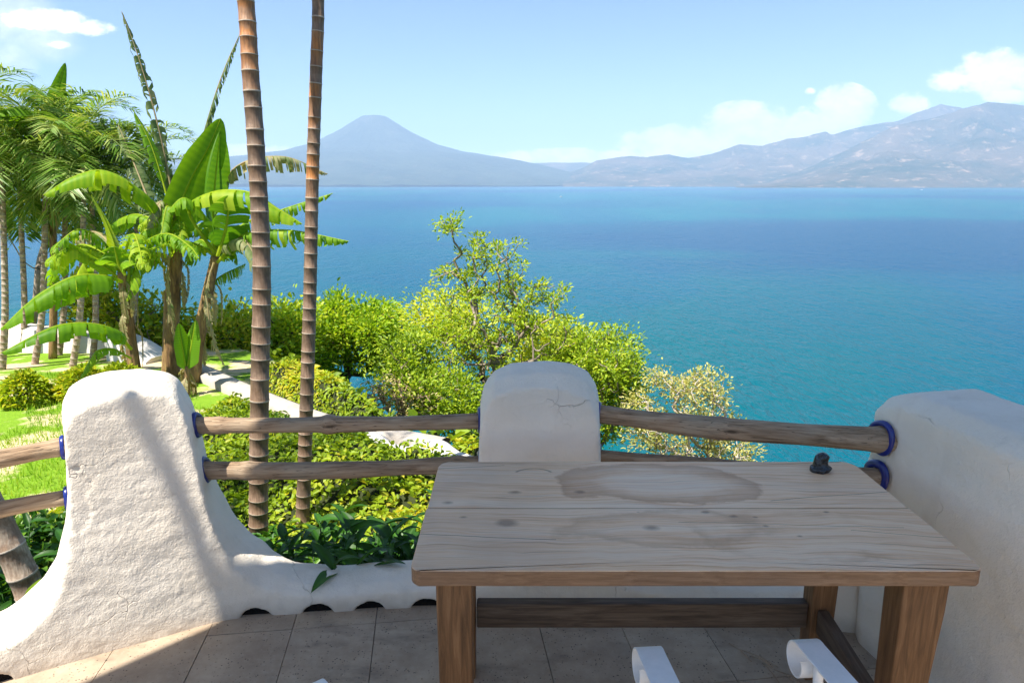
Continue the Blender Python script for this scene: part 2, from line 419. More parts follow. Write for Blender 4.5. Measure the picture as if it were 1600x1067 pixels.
    # drying cracks
    def crack(x0, x1, y0, sl, wd):
        yy = k.math('SUBTRACT', k.math('ADD', y, k.math('MULTIPLY', k.math('SUBTRACT', wob2, .5), .03)), k.math('ADD', k.math('MULTIPLY', k.math('SUBTRACT', x, x0), sl), y0))
        a = k.math('LESS_THAN', k.math('ABSOLUTE', yy), wd)
        b = k.math('MULTIPLY', k.math('GREATER_THAN', x, x0), k.math('LESS_THAN', x, x1))
        return k.math('MULTIPLY', a, b)
    cr = crack(0, .36, .175, -.075, .0011)
    for a in ((1.0, 1.40, .375, .14, .0011), (0, .22, .60, .14, .0012), (.7, 1.3, .245, -.05, .0007), (1.15, 1.40, .20, -.18, .0008)):
        cr = k.math('MAXIMUM', cr, crack(*a))
    col = k.mix(k.math('MULTIPLY', cr, .85), col, (.04, .025, .018))
    # flanks browner and darker, picked by surface normal
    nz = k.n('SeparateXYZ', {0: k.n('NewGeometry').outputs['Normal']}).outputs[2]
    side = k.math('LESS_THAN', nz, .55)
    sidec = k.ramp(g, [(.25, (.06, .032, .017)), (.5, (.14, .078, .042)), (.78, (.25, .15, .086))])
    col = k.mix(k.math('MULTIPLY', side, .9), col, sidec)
    h = k.math('SUBTRACT', k.math('MULTIPLY', g, .8), k.math('MULTIPLY', k.math('MAXIMUM', cr, kk), .8))
    rough = k.n('MapRange', {0: band, 1: .3, 2: .7, 3: .55, 4: .40}).outputs[0]
    return k.out(k.principled(Base_Color=col, Roughness=rough, Normal=k.bump(h, .45, .004), Specular_IOR_Level=.35))
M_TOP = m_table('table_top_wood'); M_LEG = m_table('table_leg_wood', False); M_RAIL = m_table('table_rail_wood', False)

def m_tile():
    k = NT('stone_tile'); c = k.coord('Object'); t = k.attr('tint')
    g = k.n('NewGeometry').outputs['Position']
    rnd = k.n('ObjectInfo').outputs['Random']
    n = k.noise(g, 5, 6, .65); f = k.noise(g, 45, 4, .7)
    col = k.mix(k.ramp(n, [(.3, 0), (.7, 1)]), (.30, .22, .15), (.52, .41, .29))
    col = k.mix(k.math('MULTIPLY', rnd, .35), col, (.24, .19, .15))
    col = k.mix(k.math('MULTIPLY', k.ramp(f, [(.5, 0), (.75, 1)]), .3), col, (.50, .43, .34))
    v = k.n('TexVoronoi', {'Vector': g, 'Scale': 75}, feature='F1').outputs[0]
    vr = k.noise(g, 14, 3, .7)
    pit = k.math('MULTIPLY', k.ramp(v, [(.13, 1), (.24, 0)]), k.ramp(vr, [(.42, 0), (.55, 1)]))
    col = k.mix(k.math('MULTIPLY', pit, .85), col, (.035, .025, .02))
    grime = k.ramp(k.noise(k.mapping(g, (1, 2.6, 1)), 2.3, 5, .65), [(.56, 0), (.7, 1)])
    col = k.mix(k.math('MULTIPLY', grime, .5), col, (.08, .065, .055))
    h = k.math('SUBTRACT', k.math('MULTIPLY', f, .5), pit)
    return k.out(k.principled(Base_Color=col, Roughness=.85, Normal=k.bump(h, .5, .003)))
M_TILE = m_tile()
M_GROUT = m_simple('grout', (.16, .12, .09), (.26, .20, .15), 30)
def m_blue():
    k = NT('cobalt_glaze'); c = k.coord('Object')
    col = k.mix(k.noise(c, 18, 3, .6), (.004, .010, .09), (.010, .028, .26))
    return k.out(k.principled(Base_Color=col, Roughness=.28, Specular_IOR_Level=.6))
M_BLUE = m_blue()
def m_white_metal():
    k = NT('white_painted_iron'); c = k.coord('Object')
    n = k.noise(c, 28, 4, .65)
    geo = k.n('NewGeometry').outputs['Pointiness']
    chip = k.ramp(k.noise(c, 40, 3, .8), [(.715, 0), (.74, 1)])
    col = k.mix(k.ramp(n, [(.35, 0), (.75, 1)]), (.80, .80, .79), (.70, .71, .70))
    col = k.mix(chip, col, (.05, .045, .05))
    return k.out(k.principled(Base_Color=col, Roughness=.35, Normal=k.bump(n, .15, .002), Specular_IOR_Level=.5))
M_WHITE_METAL = m_white_metal()
def m_obsidian():
    k = NT('black_stone'); c = k.coord('Object')
    n = k.noise(c, 60, 5, .7)
    col = k.mix(k.ramp(n, [(.5, 0), (.72, 1)]), (.008, .010, .012), (.06, .07, .08))
    return k.out(k.principled(Base_Color=col, Roughness=.22, Normal=k.bump(n, .5, .004), Specular_IOR_Level=.6))
M_BLACK = m_obsidian()
M_CEIL = m_simple('pale_bounce_board', (.62, .56, .48), (.72, .66, .58), 5, .8, .3, .004, (1, 8, 8))  # unseen roof boards kept pale to bounce light onto the terrace
M_TERRACOTTA = m_simple('roof_clay', (.32, .13, .07), (.42, .2, .12), 9)
M_PATH = m_simple('pale_concrete', (.34, .30, .26), (.50, .45, .39), 6, .9, .4, .01)
M_GARDENWALL = m_plaster('garden_plaster', (.80, .79, .77), .25, .5)

# ------------------------------------------------------------------ terrain
LAKE = -40.0
def edge_y(x):
    return np.interp(x, [-40, -7, -4.5, -3.6, -2.8, -1.75, -1.0, -.3, .5, 1.2, 3, 40], [12.5, 11.8, 11.2, 10.2, 8.6, 7.2, 6.3, 5.5, 4.2, 3.5, 3.2, 3.2])
def ground(x, y):
    x = np.asarray(x, float); y = np.asarray(y, float)
    base = -.75 - .045 * np.clip(y - 5, 0, 12) + .10 * (vnoise(p3(x * .6, y * .6), 3) - .5)
    e = edge_y(x); d = np.clip(y - e, 0, None)
    d2 = np.clip(x - 2.6, 0, None)
    fall = np.where(d > 0, .95 * d + .0 * d, 0) + .9 * d2
    rough = (fbm(p3(x * .35, y * .35), 3, 9) - .5) * np.clip(fall, 0, 3) * .8
    return np.maximum(base - fall + rough, LAKE - 3)
gx = np.concatenate([np.arange(-90, -14, 3.0), np.arange(-14, 10, .2), np.arange(10, 92, 3.0)])
gy = np.concatenate([np.arange(-60, 1, 3.0), np.arange(1, 18, .2), np.arange(18, 92, 2.0)])
GX, GY = np.meshgrid(gx, gy, indexing='ij')
def grid_mesh(mb, V, nx, ny, tint=0.0):
    i = np.arange(nx * ny).reshape(nx, ny)
    mb.add(V, np.stack([i[:-1, :-1], i[1:, :-1], i[1:, 1:], i[:-1, 1:]], -1).reshape(-1, 4), None, tint)
mb = MB(); gz = ground(GX.ravel(), GY.ravel())
grid_mesh(mb, np.stack([GX.ravel(), GY.ravel(), gz], -1), len(gx), len(gy))
def m_ground():
    k = NT('garden_ground'); c = k.coord('Object')
    n = k.noise(c, 1.4, 5, .6); f = k.noise(c, 22, 4, .7)
    sx = k.n('SeparateXYZ', {0: c}); x, y, z = sx.outputs
    grass = k.mix(f, (.10, .22, .015), (.24, .38, .03))
    sand = k.mix(f, (.50, .38, .22), (.70, .56, .38))
    bare = k.ramp(n, [(.50, 0), (.58, 1)])
    lawn = k.mix(bare, grass, sand)
    soil = k.mix(f, (.04, .03, .018), (.11, .08, .05))
    isl = k.math('MULTIPLY', k.math('LESS_THAN', k.math('ADD', x, k.math('MULTIPLY', n, .5)), -2.7), k.math('GREATER_THAN', y, 3.6))
    col = k.mix(isl, soil, lawn)
    return k.out(k.principled(Base_Color=col, Roughness=.95, Normal=k.bump(f, .6, .03), Specular_IOR_Level=.1))
g_ob = mb.obj('garden_ground', m_ground()); tag(g_ob, kind='structure')

# ------------------------------------------------------------------ lake
def m_lake():
    k = NT('lake_water'); c = k.coord('Object')
    sx = k.n('SeparateXYZ', {0: c}); x, y, z = sx.outputs
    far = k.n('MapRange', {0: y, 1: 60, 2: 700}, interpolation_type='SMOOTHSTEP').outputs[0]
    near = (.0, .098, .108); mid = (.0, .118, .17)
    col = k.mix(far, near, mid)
    # wind patches: broad drifts of darker, rougher water
    pv = k.mapping(c, (1 / 900, 1 / 1500, 1), (.3, .1, 0), (0, 0, .25))
    p = k.ramp(k.noise(pv, 1.2, 5, .55, .6), [(.44, 0), (.60, 1)])
    pv2 = k.mapping(c, (1 / 130, 1 / 230, 1), (.7, .2, 0), (0, 0, -.2))
    p2 = k.ramp(k.noise(pv2, 1.0, 5, .6, .5), [(.45, 0), (.62, 1)])
    col = k.mix(k.math('MULTIPLY', p, .75), col, (.0, .05, .165))
    col = k.mix(k.math('MULTIPLY', p2, .5), col, (.0, .075, .165))
    w1 = k.noise(k.mapping(c, (1.0, .38, 1), (0, 0, 0), (0, 0, .5)), .75, 3, .6, .5)
    w2 = k.noise(k.mapping(c, (1.0, .5, 1), (0, 0, 0), (0, 0, -.3)), .16, 4, .6)
    ea = k.math('DIVIDE', k.math('SUBTRACT', x, 430.0), 520.0); eb = k.math('DIVIDE', k.math('SUBTRACT', y, 560.0), 300.0)
    er = k.math('ADD', k.math('SQRT', k.math('ADD', k.math('MULTIPLY', ea, ea), k.math('MULTIPLY', eb, eb))), k.math('MULTIPLY', k.math('SUBTRACT', k.noise(k.mapping(c, (1 / 300, 1 / 160, 1)), 1.0, 5, .6), .5), 1.3))
    col = k.mix(k.n('MapRange', {0: er, 1: 1.15, 2: .6}, interpolation_type='SMOOTHSTEP').outputs[0], col, (.0, .060, .14))
    h = k.math('ADD', k.math('MULTIPLY', w1, .55), w2)
    nrm = k.bump(h, .9, 2.0)
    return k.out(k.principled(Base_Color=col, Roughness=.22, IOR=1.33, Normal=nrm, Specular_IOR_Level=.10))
mb = MB(); mb.add([[-20000, 40, LAKE], [20000, 40, LAKE], [20000, 16500, LAKE], [-20000, 16500, LAKE]], [[0, 1, 2, 3]])
mb.add([[-20000, -2000, LAKE], [20000, -2000, LAKE], [20000, 40, LAKE], [-20000, 40, LAKE]], [[0, 1, 2, 3]])
tag(mb.obj('lake_water', m_lake()), kind='structure')

# ------------------------------------------------------------------ mountains
def m_hill(name, a, b, c3):
    k = NT(name); c = k.coord('Object')
    n = k.noise(c, .0011, 7, .65); f = k.noise(c, .006, 6, .7)
    col = k.mix(k.ramp(n, [(.38, 0), (.62, 1)]), a, b)
    col = k.mix(k.math('MULTIPLY', k.ramp(f, [(.56, 0), (.68, 1)]), .8), col, c3)
    return k.out(k.principled(Base_Color=col, Roughness=1, Specular_IOR_Level=0, Normal=k.bump(f, 1, 60)))
M_HILL = m_hill('hill_scrub', (.025, .04, .018), (.12, .09, .055), (.42, .29, .19))
M_VOLC = m_hill('volcano_forest', (.035, .05, .03), (.06, .075, .045), (.12, .10, .07))
def hills(name, prof, y_shore, y_crest, y_back, mat, seed, depth=.35, jag=3.0, nx=520, ny=70):
    us = np.linspace(prof[0][0], prof[-1][0], nx); vv = np.interp(us, [p[0] for p in prof], [p[1] for p in prof])
    vv = vv + (fbm(p3(us / 26.0, 0), 4, seed, .6) - .5) * jag
    rx = (us - 800) / FPX / math.cos(PITCH) / (1 + (533.5 - vv) / FPX * math.tan(PITCH))
    rz = np.array([ray(800, v)[1] for v in vv])
    V = []
    for a, b in zip(rx, rz):
        H = EYE + b * y_crest - LAKE
        ys = y_shore + (fbm(p3([a * 9.0], 3.3), 3, seed + 5)[0] - .5) * (y_crest - y_shore) * .35
        yy = np.concatenate([ys + (y_crest - ys) * np.linspace(0, 1, ny - 12), y_crest + (y_back - y_crest) * np.linspace(.06, 1, 12)])
        t = np.concatenate([np.linspace(0, 1, ny - 12), 1 - np.linspace(.06, 1, 12)])
        xx = a * yy
        V.append(np.stack([xx, yy, np.full(ny, H) * t ** .85, t], -1))
    V = np.array(V).reshape(-1, 4)
    sc = 1 / ((y_crest - y_shore) * .30)
    r = fbm(np.stack([V[:, 0] * sc * 1.3, V[:, 1] * sc * .8, V[:, 2] * 0], -1), 6, seed + 11, .55, ridged=True)
    t = V[:, 3]; front = V[:, 1] < y_crest
    cut = np.clip(4 * t * (1 - t), 0, 1) * depth * np.where(front, 1, .2)
    z = LAKE - 1 + V[:, 2] * (1 - cut * (1.5 - 1.5 * r))
    z = np.where(t <= 0, LAKE - 2, z)
    mb = MB(); grid_mesh(mb, np.stack([V[:, 0], V[:, 1], z], -1), nx, ny)
    tag(mb.obj(name, mat), kind='structure')
hills('far_hills', [(-500, 268), (-200, 262), (0, 256), (200, 250), (350, 245), (420, 243), (470, 242), (520, 248), (700, 240), (760, 243), (815, 254), (850, 255), (935, 254), (1060, 250), (1200, 246), (1500, 240), (2100, 230)],
      13800, 17500, 19500, M_HILL, 3, .25, 4)
hills('middle_hills', [(880, 272), (910, 262), (932, 251), (985, 243), (1010, 246), (1045, 241), (1075, 247), (1110, 241), (1155, 226), (1190, 229), (1230, 216), (1262, 213), (1290, 205), (1300, 210), (1350, 198), (1400, 190), (1435, 176), (1470, 163), (1500, 168), (1530, 178), (1700, 190), (2100, 200)],
      10500, 13500, 15500, M_HILL, 23, .35, 4)
hills('near_hills', [(1150, 291.5), (1200, 284), (1250, 268), (1290, 250), (1330, 232), (1370, 212), (1400, 196), (1450, 186), (1500, 172), (1545, 161), (1600, 165), (1700, 150), (1900, 140), (2300, 130)],
      7800, 10800, 12600, M_HILL, 43, .5, 6)
# volcano: a true cone with radial gullies
VY = 15500.0; vx = ray(589, 290)[0] * VY
rp = np.array([0, 12, 17, 50, 90, 130, 170, 230, 300, 400]) * VY / FPX / .97
hz = np.array([EYE + ray(800, v)[1] * VY for v in (183, 181, 182, 205, 226.5, 240, 247, 257, 272, 290)]) - LAKE
na, nr = 360, 110
A, Rr = np.meshgrid(np.linspace(0, 2 * PI, na), np.linspace(0, 1, nr) ** 1.2 * rp[-1], indexing='ij')
A = A.ravel(); Rr = Rr.ravel()
hh = np.interp(Rr, rp, hz)
gul = fbm(np.stack([np.cos(A) * 4.5, np.sin(A) * 4.5, Rr / 6000], -1), 5, 71, .6, ridged=True)
fine = fbm(np.stack([np.cos(A) * Rr / 500, np.sin(A) * Rr / 500, A * 0], -1), 4, 91, .6)
amp = np.clip(Rr / rp[-1] * 3, 0, 1) * 110
z = LAKE - 3 + hh + (gul - .6) * amp + (fine - .5) * 70 * np.clip(Rr / 900, .15, 1)
mb = MB(); grid_mesh(mb, np.stack([vx + np.cos(A) * Rr, VY + np.sin(A) * Rr, z], -1), na, nr)
tag(mb.obj('volcano', M_VOLC), kind='structure')
# town on the far slope: mass of pale specks
mb = MB()
for i in range(70):
    u = random.gauss(1545, 16); v = 268 - (u - 1520) * .18 + random.gauss(0, 2.4)
    y = 8900 - (v - 262) * 40
    x, _, zz = at(u, v, y)
    s = random.uniform(10, 22)
    box(mb, (x, y - 200, zz), (s * 1.4, s, s * .7), random.random())
M_TOWN = m_simple('far_town_wall', (.7, .68, .64), (.8, .78, .75), .01, .9, 0, .1)
tag(mb.obj('far_town', M_TOWN), kind='stuff')
# boats far out
def boat(u, v, size, label, rz):
    rx, rz_ = ray(u, v); y = (LAKE - EYE) / rz_
    e = empty('motor_boat', (rx * y, y, LAKE), label, 'boat', 'boats far out on the lake', rz)
    L = size; m = MB()
    xs = np.linspace(-.5, .5, 9) * L; wd = .16 * L * np.sqrt(np.clip(1 - (np.linspace(-.3, 1, 9)) ** 2, .02, 1))
    V = []
    for xx, ww in zip(xs, wd): V += [[xx, -ww * .6, .0], [xx, -ww, .12 * L], [xx, ww, .12 * L], [xx, ww * .6, .0]]
    i = np.arange(36).reshape(9, 4); q = []
    for a in range(8):
        for b in range(4): q.append([i[a, b], i[a + 1, b], i[a + 1, (b + 1) % 4], i[a, (b + 1) % 4]])
    q.append([0, 1, 2, 3]); q.append([32, 35, 34, 33])
    m.add(V, q); m.obj('hull', M_TOWN, e, False)
    m = MB(); box(m, (-.1 * L, 0, .19 * L), (.36 * L, .2 * L, .14 * L)); m.obj('cabin', M_TOWN, e, False)
boat(877, 308, 11, 'tiny white boat in the open water below the gap right of the volcano', .4)
boat(1440, 297, 15, 'tiny white boat close to the foot of the right hand mountains', 2.6)

# ------------------------------------------------------------------ haze
k = NT('haze_air')
k.out(vol=k.n('VolumePrincipled', {'Color': (.58, .76, 1.0, 1), 'Density': 7.2e-5, 'Anisotropy': .0}).outputs[0])
mb = MB(); box(mb, (0, 8500, 787), (43000, 22400, 1666)); hz_ob = mb.obj('haze', k.m, None, False); tag(hz_ob, kind='stuff')

# ------------------------------------------------------------------ terrace: floor and walls
FL = np.array([(-3.9, .64), (-3.4, .95), (-1.62, 2.06), (-1.12, 2.35), (-.40, 2.42), (.12, 2.43), (.70, 2.37), (1.40, 2.245)])   # foot of the parapet, terrace side
SEG = np.linalg.norm(np.diff(FL, axis=0), axis=1); S0 = np.concatenate([[0], np.cumsum(SEG)]) - SEG[0]
def on_path(s):
    s = np.asarray(s, float)
    x = np.interp(s, S0, FL[:, 0]); y = np.interp(s, S0, FL[:, 1]); return x, y
def path_frame(s, soft=.10):
    x = 0; y = 0
    for d in (-1, -.5, 0, .5, 1):
        a, b = on_path(np.asarray(s) + d * soft); x = x + a / 5; y = y + b / 5
    x2 = 0; y2 = 0
    for d in (-1, -.5, 0, .5, 1):
        a, b = on_path(np.asarray(s) + d * soft + .02); x2 = x2 + a / 5; y2 = y2 + b / 5
    t = np.stack([x2 - x, y2 - y], -1); t /= np.linalg.norm(t, axis=-1)[..., None]
    n = np.stack([-t[..., 1], t[..., 0]], -1)            # outwards
    return np.stack([x, y], -1), t, n
HP = [(-.5, .15), (1.2, .15), (1.75, .155), (1.93, .17), (2.04, .20), (2.11, .25), (2.165, .33), (2.205, .46), (2.225, .60), (2.240, .80), (2.250, .90), (2.275, .95), (2.32, .978), (2.38, .99), (2.50, .99), (2.56, .975),
      (2.605, .935), (2.622, .86), (2.63, .80), (2.647, .60), (2.677, .40), (2.727, .27), (2.81, .18), (2.93, .125), (3.10, .10), (3.40, .11), (3.58, .14), (3.63, .20), (3.665, .35), (3.675, .80), (3.69, .87),
      (3.73, .925), (3.80, .955), (3.92, .965), (4.01, .955), (4.08, .925), (4.115, .87), (4.13, .80), (4.14, .35), (4.175, .20), (4.24, .14), (4.40, .115), (4.7, .115), (4.90, .13), (5.02, .20), (5.10, .4), (5.14, .6), (5.18, .74), (5.30, .80)]
TH = [(-.5, .24), (2.0, .25), (2.2, .34), (2.7, .34), (2.9, .24), (3.55, .24), (3.68, .36), (4.16, .36), (4.3, .24), (5.2, .24)]
DRAIN = [(1.93, .11, .05), (2.79, .085, .034), (3.03, .085, .038), (3.235, .085, .034), (3.46, .095, .04), (4.62, .08, .034), (4.86, .085, .038)]
def remeshed(mb, voxel, iters, name):
    o = mb.obj(name + '_raw'); me0 = o.data
    r = o.modifiers.new('r', 'REMESH'); r.mode = 'VOXEL'; r.voxel_size = voxel
    s = o.modifiers.new('s', 'SMOOTH'); s.factor = .5; s.iterations = iters
    dg = bpy.context.evaluated_depsgraph_get(); dg.update()
    me = bpy.data.meshes.new_from_object(o.evaluated_get(dg))
    bpy.data.objects.remove(o); bpy.data.meshes.remove(me0)
    n = len(me.vertices); co = np.zeros(n * 3, np.float32); me.vertices.foreach_get('co', co); co = co.reshape(-1, 3).astype(float)
    nr = np.zeros(n * 3, np.float32); me.vertices.foreach_get('normal', nr); nr = nr.reshape(-1, 3)
    return me, co, nr
def weather(co, nr, amp=1.0):
    lump = (fbm(co * 3.2, 3, 5) - .5) * .020 + (fbm(co * 11, 3, 15) - .5) * .004
    tro = fbm(co * np.array([34, 34, 46]), 3, 25, .6, ridged=True)
    tex = (tro - .6) * .0025
    return co + nr * ((lump + tex) * amp)[:, None]
ss = np.arange(-.45, 5.30, .0125)
hs = np.interp(ss, [a for a, b in HP], [b for a, b in HP]); th = np.interp(ss, [a for a, b in TH], [b for a, b in TH])
zb = np.full(len(ss), -.06)
for c, wd, ht in DRAIN:
    q = 1 - ((ss - c) / (wd * .74)) ** 2
    zb = np.where(q > 0, np.maximum(zb, -.006 + (ht * .8 + .010) * np.clip(q, 0, 1) ** .8), zb)
pp, tt, nn = path_frame(ss)
ring = []
for i in range(len(ss)):
    h = hs[i]; T = th[i]; c = min(.062, h * .35); lean = .035 * min(h, 1)
    prof = [(0, zb[i]), (T, zb[i]), (T - lean, h - c), (T - lean - c, h - .012), (T * .5, h), (c + lean, h - .012), (lean, h - c)]
    ring.append([[*(pp[i] + nn[i] * d), z] for d, z in prof])
ring = np.array(ring); m_, n_ = ring.shape[:2]
idx = np.arange(m_ * n_).reshape(m_, n_); nx_ = np.roll(idx, -1, 1)
mb = MB(); mb.add(ring.reshape(-1, 3), np.stack([idx[:-1], nx_[:-1], nx_[1:], idx[1:]], -1).reshape(-1, 4),
                  [[idx[0, 0], idx[0, k + 1], idx[0, k]][::-1] for k in range(1, n_ - 1)] + [[idx[-1, 0], idx[-1, k], idx[-1, k + 1]][::-1] for k in range(1, n_ - 1)])
me, co, nr = remeshed(mb, .0095, 6, 'parapet')
# weathering, with the flaked patch on the big pillar
co2 = weather(co, nr)
def path_s(co):
    best = np.full(len(co), 1e9); s = np.zeros(len(co))
    for i in range(len(FL) - 1):
        a = FL[i]; b = FL[i + 1]; d = (b - a) / SEG[i]
        t = np.clip((co[:, :2] - a) @ d, 0, SEG[i]); q = a + t[:, None] * d
        dist = np.linalg.norm(co[:, :2] - q, axis=1); m = dist < best
        best[m] = dist[m]; s[m] = (S0[i] + t)[m]
    return s, best
ps, pd = path_s(co)
wig = (fbm(co * 22, 3, 77) - .5)
a_ = (ps - 2.215) / .085; b_ = (co[:, 2] - .60) / .125
fl = np.clip((1 - np.abs(a_ + wig * .9) ** 3 - np.abs(b_ + wig * .9) ** 3) * 5, 0, 1) * (pd < .09)
co2 -= nr * (fl * .003)[:, None]
edge = np.clip(1 - np.abs(1 - np.abs(a_ + wig * .9) ** 3 - np.abs(b_ + wig * .9) ** 3) * 9, 0, 1) * (pd < .09) * (co[:, 0] > -9)
co2 -= nr * (edge * .005)[:, None]
npz = len(me.polygons); li = np.zeros(npz * 4, np.int32)
assert len(me.loops) == npz * 4
me.loops.foreach_get('vertex_index', li); quads = li.reshape(-1, 4)
fs = ps[quads].mean(1)
parapet = empty('parapet_wall', (0, 2.5, 0), 'low white plastered terrace wall with two rounded pillars and drain holes along its foot', 'wall')
def cut(name, lo, hi):
    sel = quads[(fs >= lo) & (fs < hi)]; u, inv = np.unique(sel, return_inverse=True)
    m = MB(); m.add(local(parapet, co2[u]), inv.reshape(-1, 4)); return m.obj(name, M_PLASTER, parapet)
cut('ledge', -9, 1.80); cut('pillar', 1.80, 3.0); cut('ledge', 3.0, 3.56); cut('pillar', 3.56, 4.30); cut('ledge', 4.30, 99)
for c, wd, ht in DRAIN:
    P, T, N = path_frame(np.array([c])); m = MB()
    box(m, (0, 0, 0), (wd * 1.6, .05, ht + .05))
    o = m.obj('drain_dark_block', M_HOLE, parapet, False); q = P[0] + N[0] * .042  # black block that makes the hole read as deep shade
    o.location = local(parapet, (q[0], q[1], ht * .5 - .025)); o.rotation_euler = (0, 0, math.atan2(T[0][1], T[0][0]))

# right hand wall
RW0 = np.array([1.262, 2.30]); RWD = np.array([.188, -.982]); RWN = np.array([.982, .188])
mb = MB(); segs = np.linspace(-.0, 3.9, 40); R = []
for t in segs:
    endc = .05 * max(0, 1 - t / .06) ** 2
    h = .965 - endc; prof = [(endc, -.06), (.40 - endc, -.06), (.385 - endc, h - .06), (.33, h), (.075, h - .002), (.02, h - .05)]
    R.append([[*(RW0 + RWD * t + RWN * d), z] for d, z in prof])
R = np.array(R); m_, n_ = R.shape[:2]; idx = np.arange(m_ * n_).reshape(m_, n_); nx_ = np.roll(idx, -1, 1)
mb.add(R.reshape(-1, 3), np.stack([idx[:-1], idx[1:], nx_[1:], nx_[:-1]], -1).reshape(-1, 4),
       [[idx[0, 0], idx[0, k], idx[0, k + 1]][::-1] for k in range(1, n_ - 1)] + [[idx[-1, 0], idx[-1, k + 1], idx[-1, k]][::-1] for k in range(1, n_ - 1)])
me, co, nr = remeshed(mb, .0115, 5, 'side')
li = np.zeros(len(me.loops), np.int32); me.loops.foreach_get('vertex_index', li)
side_wall = empty('terrace_side_wall', (1.5, 1.5, 0), 'thick white plastered wall with a flat top running along the right side of the table', 'wall')
m = MB(); m.add(local(side_wall, weather(co, nr, .8)), li.reshape(-1, 4)); m.obj('wall_body', M_PLASTER, side_wall)

# floor tiles clipped to the terrace outline
out_off = []
for i in range(len(FL)):
    P, T, N = path_frame(np.array([S0[i]])); out_off.append(P[0] + N[0] * .13)
poly_t = [(-3.9, -3.2)] + [tuple(p) for p in out_off[:-1]] + [(1.45, 2.30), (2.05, -3.2)]
# counter-clockwise convex half planes
def clip(poly, clipper):
    out = list(poly); n = len(clipper)
    area = sum(clipper[i][0] * clipper[(i + 1) % n][1] - clipper[(i + 1) % n][0] * clipper[i][1] for i in range(n))
    cp = clipper if area > 0 else clipper[::-1]
    for i in range(n):
        a = np.array(cp[i]); b = np.array(cp[(i + 1) % n]); e = b - a; inp = out; out = []
        if not inp: return []
        sd = [e[0] * (p[1] - a[1]) - e[1] * (p[0] - a[0]) for p in inp]
        for j in range(len(inp)):
            p, q = np.array(inp[j]), np.array(inp[(j + 1) % len(inp)]); s, t = sd[j], sd[(j + 1) % len(inp)]
            if s >= 0: out.append(tuple(p))
            if s * t < 0: out.append(tuple(p + (q - p) * s / (s - t)))
    return out
mb = MB(); prism(mb, poly_t, -.6, -.011); base = mb.obj('terrace_floor', M_GROUT, None, False); tag(base, kind='structure')
mb = MB(); prism(mb, [(-4.0, -3.3)] + [tuple(p) for p in out_off[:-1]] + [(1.5, 2.34), (2.15, -3.3)], -4.5, -.61); b2 = mb.obj('terrace_foundation', M_PLASTER, base, False)
ta = math.radians(7.0); ux = np.array([math.cos(ta), math.sin(ta)]); uy = np.array([-math.sin(ta), math.cos(ta)])
org = np.array([.423, 2.27]); TW, TL = .312, .47
for i in range(-15, 7):
    for j in range(-12, 3):
        off = .5 * TL * (i % 2) if False else 0
        c0 = org + ux * (i * TW) + uy * (j * TL - .30 + off); g = .0014
        qd = [c0 + ux * g + uy * g, c0 + ux * (TW - g) + uy * g, c0 + ux * (TW - g) + uy * (TL - g), c0 + ux * g + uy * (TL - g)]
        pl = clip([tuple(p) for p in qd], poly_t)
        if len(pl) < 3: continue
        ar = abs(sum(pl[k][0] * pl[(k + 1) % len(pl)][1] - pl[(k + 1) % len(pl)][0] * pl[k][1] for k in range(len(pl)))) / 2
        if ar < .004: continue
        m = MB(); cx, cy = np.mean(pl, axis=0); dz = random.uniform(-.0012, .0012)
        prism(m, [(p[0] - cx, p[1] - cy) for p in pl], -.009, dz)
        o = m.obj('tile', M_TILE, base, False); o.location = (cx, cy, 0)

# poles
def pole(name_label, a, b, r0, r1, seed, bend=.01, r_extra=0.0):
    a = Vector(a); b = Vector(b); d = b - a; L = d.length
    n = 60; t = np.linspace(0, 1, n)
    rr = r0 + (r1 - r0) * t + (vnoise(p3(t * L * 5, seed), seed) - .5) * .006
    P = np.stack([t * L, (vnoise(p3(t * L * 1.6, seed + 3), 2) - .5) * bend * 2.4, np.sin(t * PI) * -bend + (vnoise(p3(t * L * 2.1, seed + 9), 4) - .5) * bend * 1.6], -1)
    for _ in range(3):
        c = random.random(); rr = rr + .0045 * np.exp(-((t - c) * L / .02) ** 2)
    m = MB(); nseg = 20
    T, U, V = frames(P); an = np.arange(nseg) * 2 * PI / nseg
    ov = 1 + (vnoise(np.stack([np.repeat(t * L * 2, nseg), np.tile(np.cos(an) * 1.3, n) + seed, np.tile(np.sin(an) * 1.3, n)], -1), seed) - .5) * .22
    ringv = P[:, None] + (rr[:, None] * ov.reshape(n, nseg))[:, :, None] * (np.cos(an)[None, :, None] * U[:, None] + np.sin(an)[None, :, None] * V[:, None])
    idx = np.arange(n * nseg).reshape(n, nseg); nx = np.roll(idx, -1, 1)
    v = np.vstack([ringv.reshape(-1, 3), P[0], P[-1]])
    tr = [[idx[0, (k + 1) % nseg], idx[0, k], n * nseg] for k in range(nseg)] + [[idx[-1, k], idx[-1, (k + 1) % nseg], n * nseg + 1] for k in range(nseg)]
    m.add(v, np.stack([idx[:-1], nx[:-1], nx[1:], idx[1:]], -1).reshape(-1, 4), tr)
    o = m.obj('wooden_pole', M_POLE); o.location = a
    o.rotation_euler = d.to_track_quat('X', 'Z').to_euler()
    tag(o, name_label, 'railing pole', 'wooden railing poles between the white pillars')
pole('upper wooden pole between the two white pillars, passing before the palm trunks', tuple(Vector(at(308, 663, 2.47)) + Vector((-.06, 0, 0))), at(765, 655, 2.60), .032, .030, 1)
pole('lower wooden pole between the two white pillars, partly hidden by the table corner', tuple(Vector(at(318, 733, 2.45)) + Vector((-.07, 0, 0))), at(765, 723, 2.60), .036, .030, 2)
pole('upper thick dark wooden pole from the middle pillar to the blue ringed right wall', at(915, 648, 2.58), tuple(Vector(at(1378, 688, 2.22)) + Vector((.06, -.01, 0))), .036, .043, 3, .012)
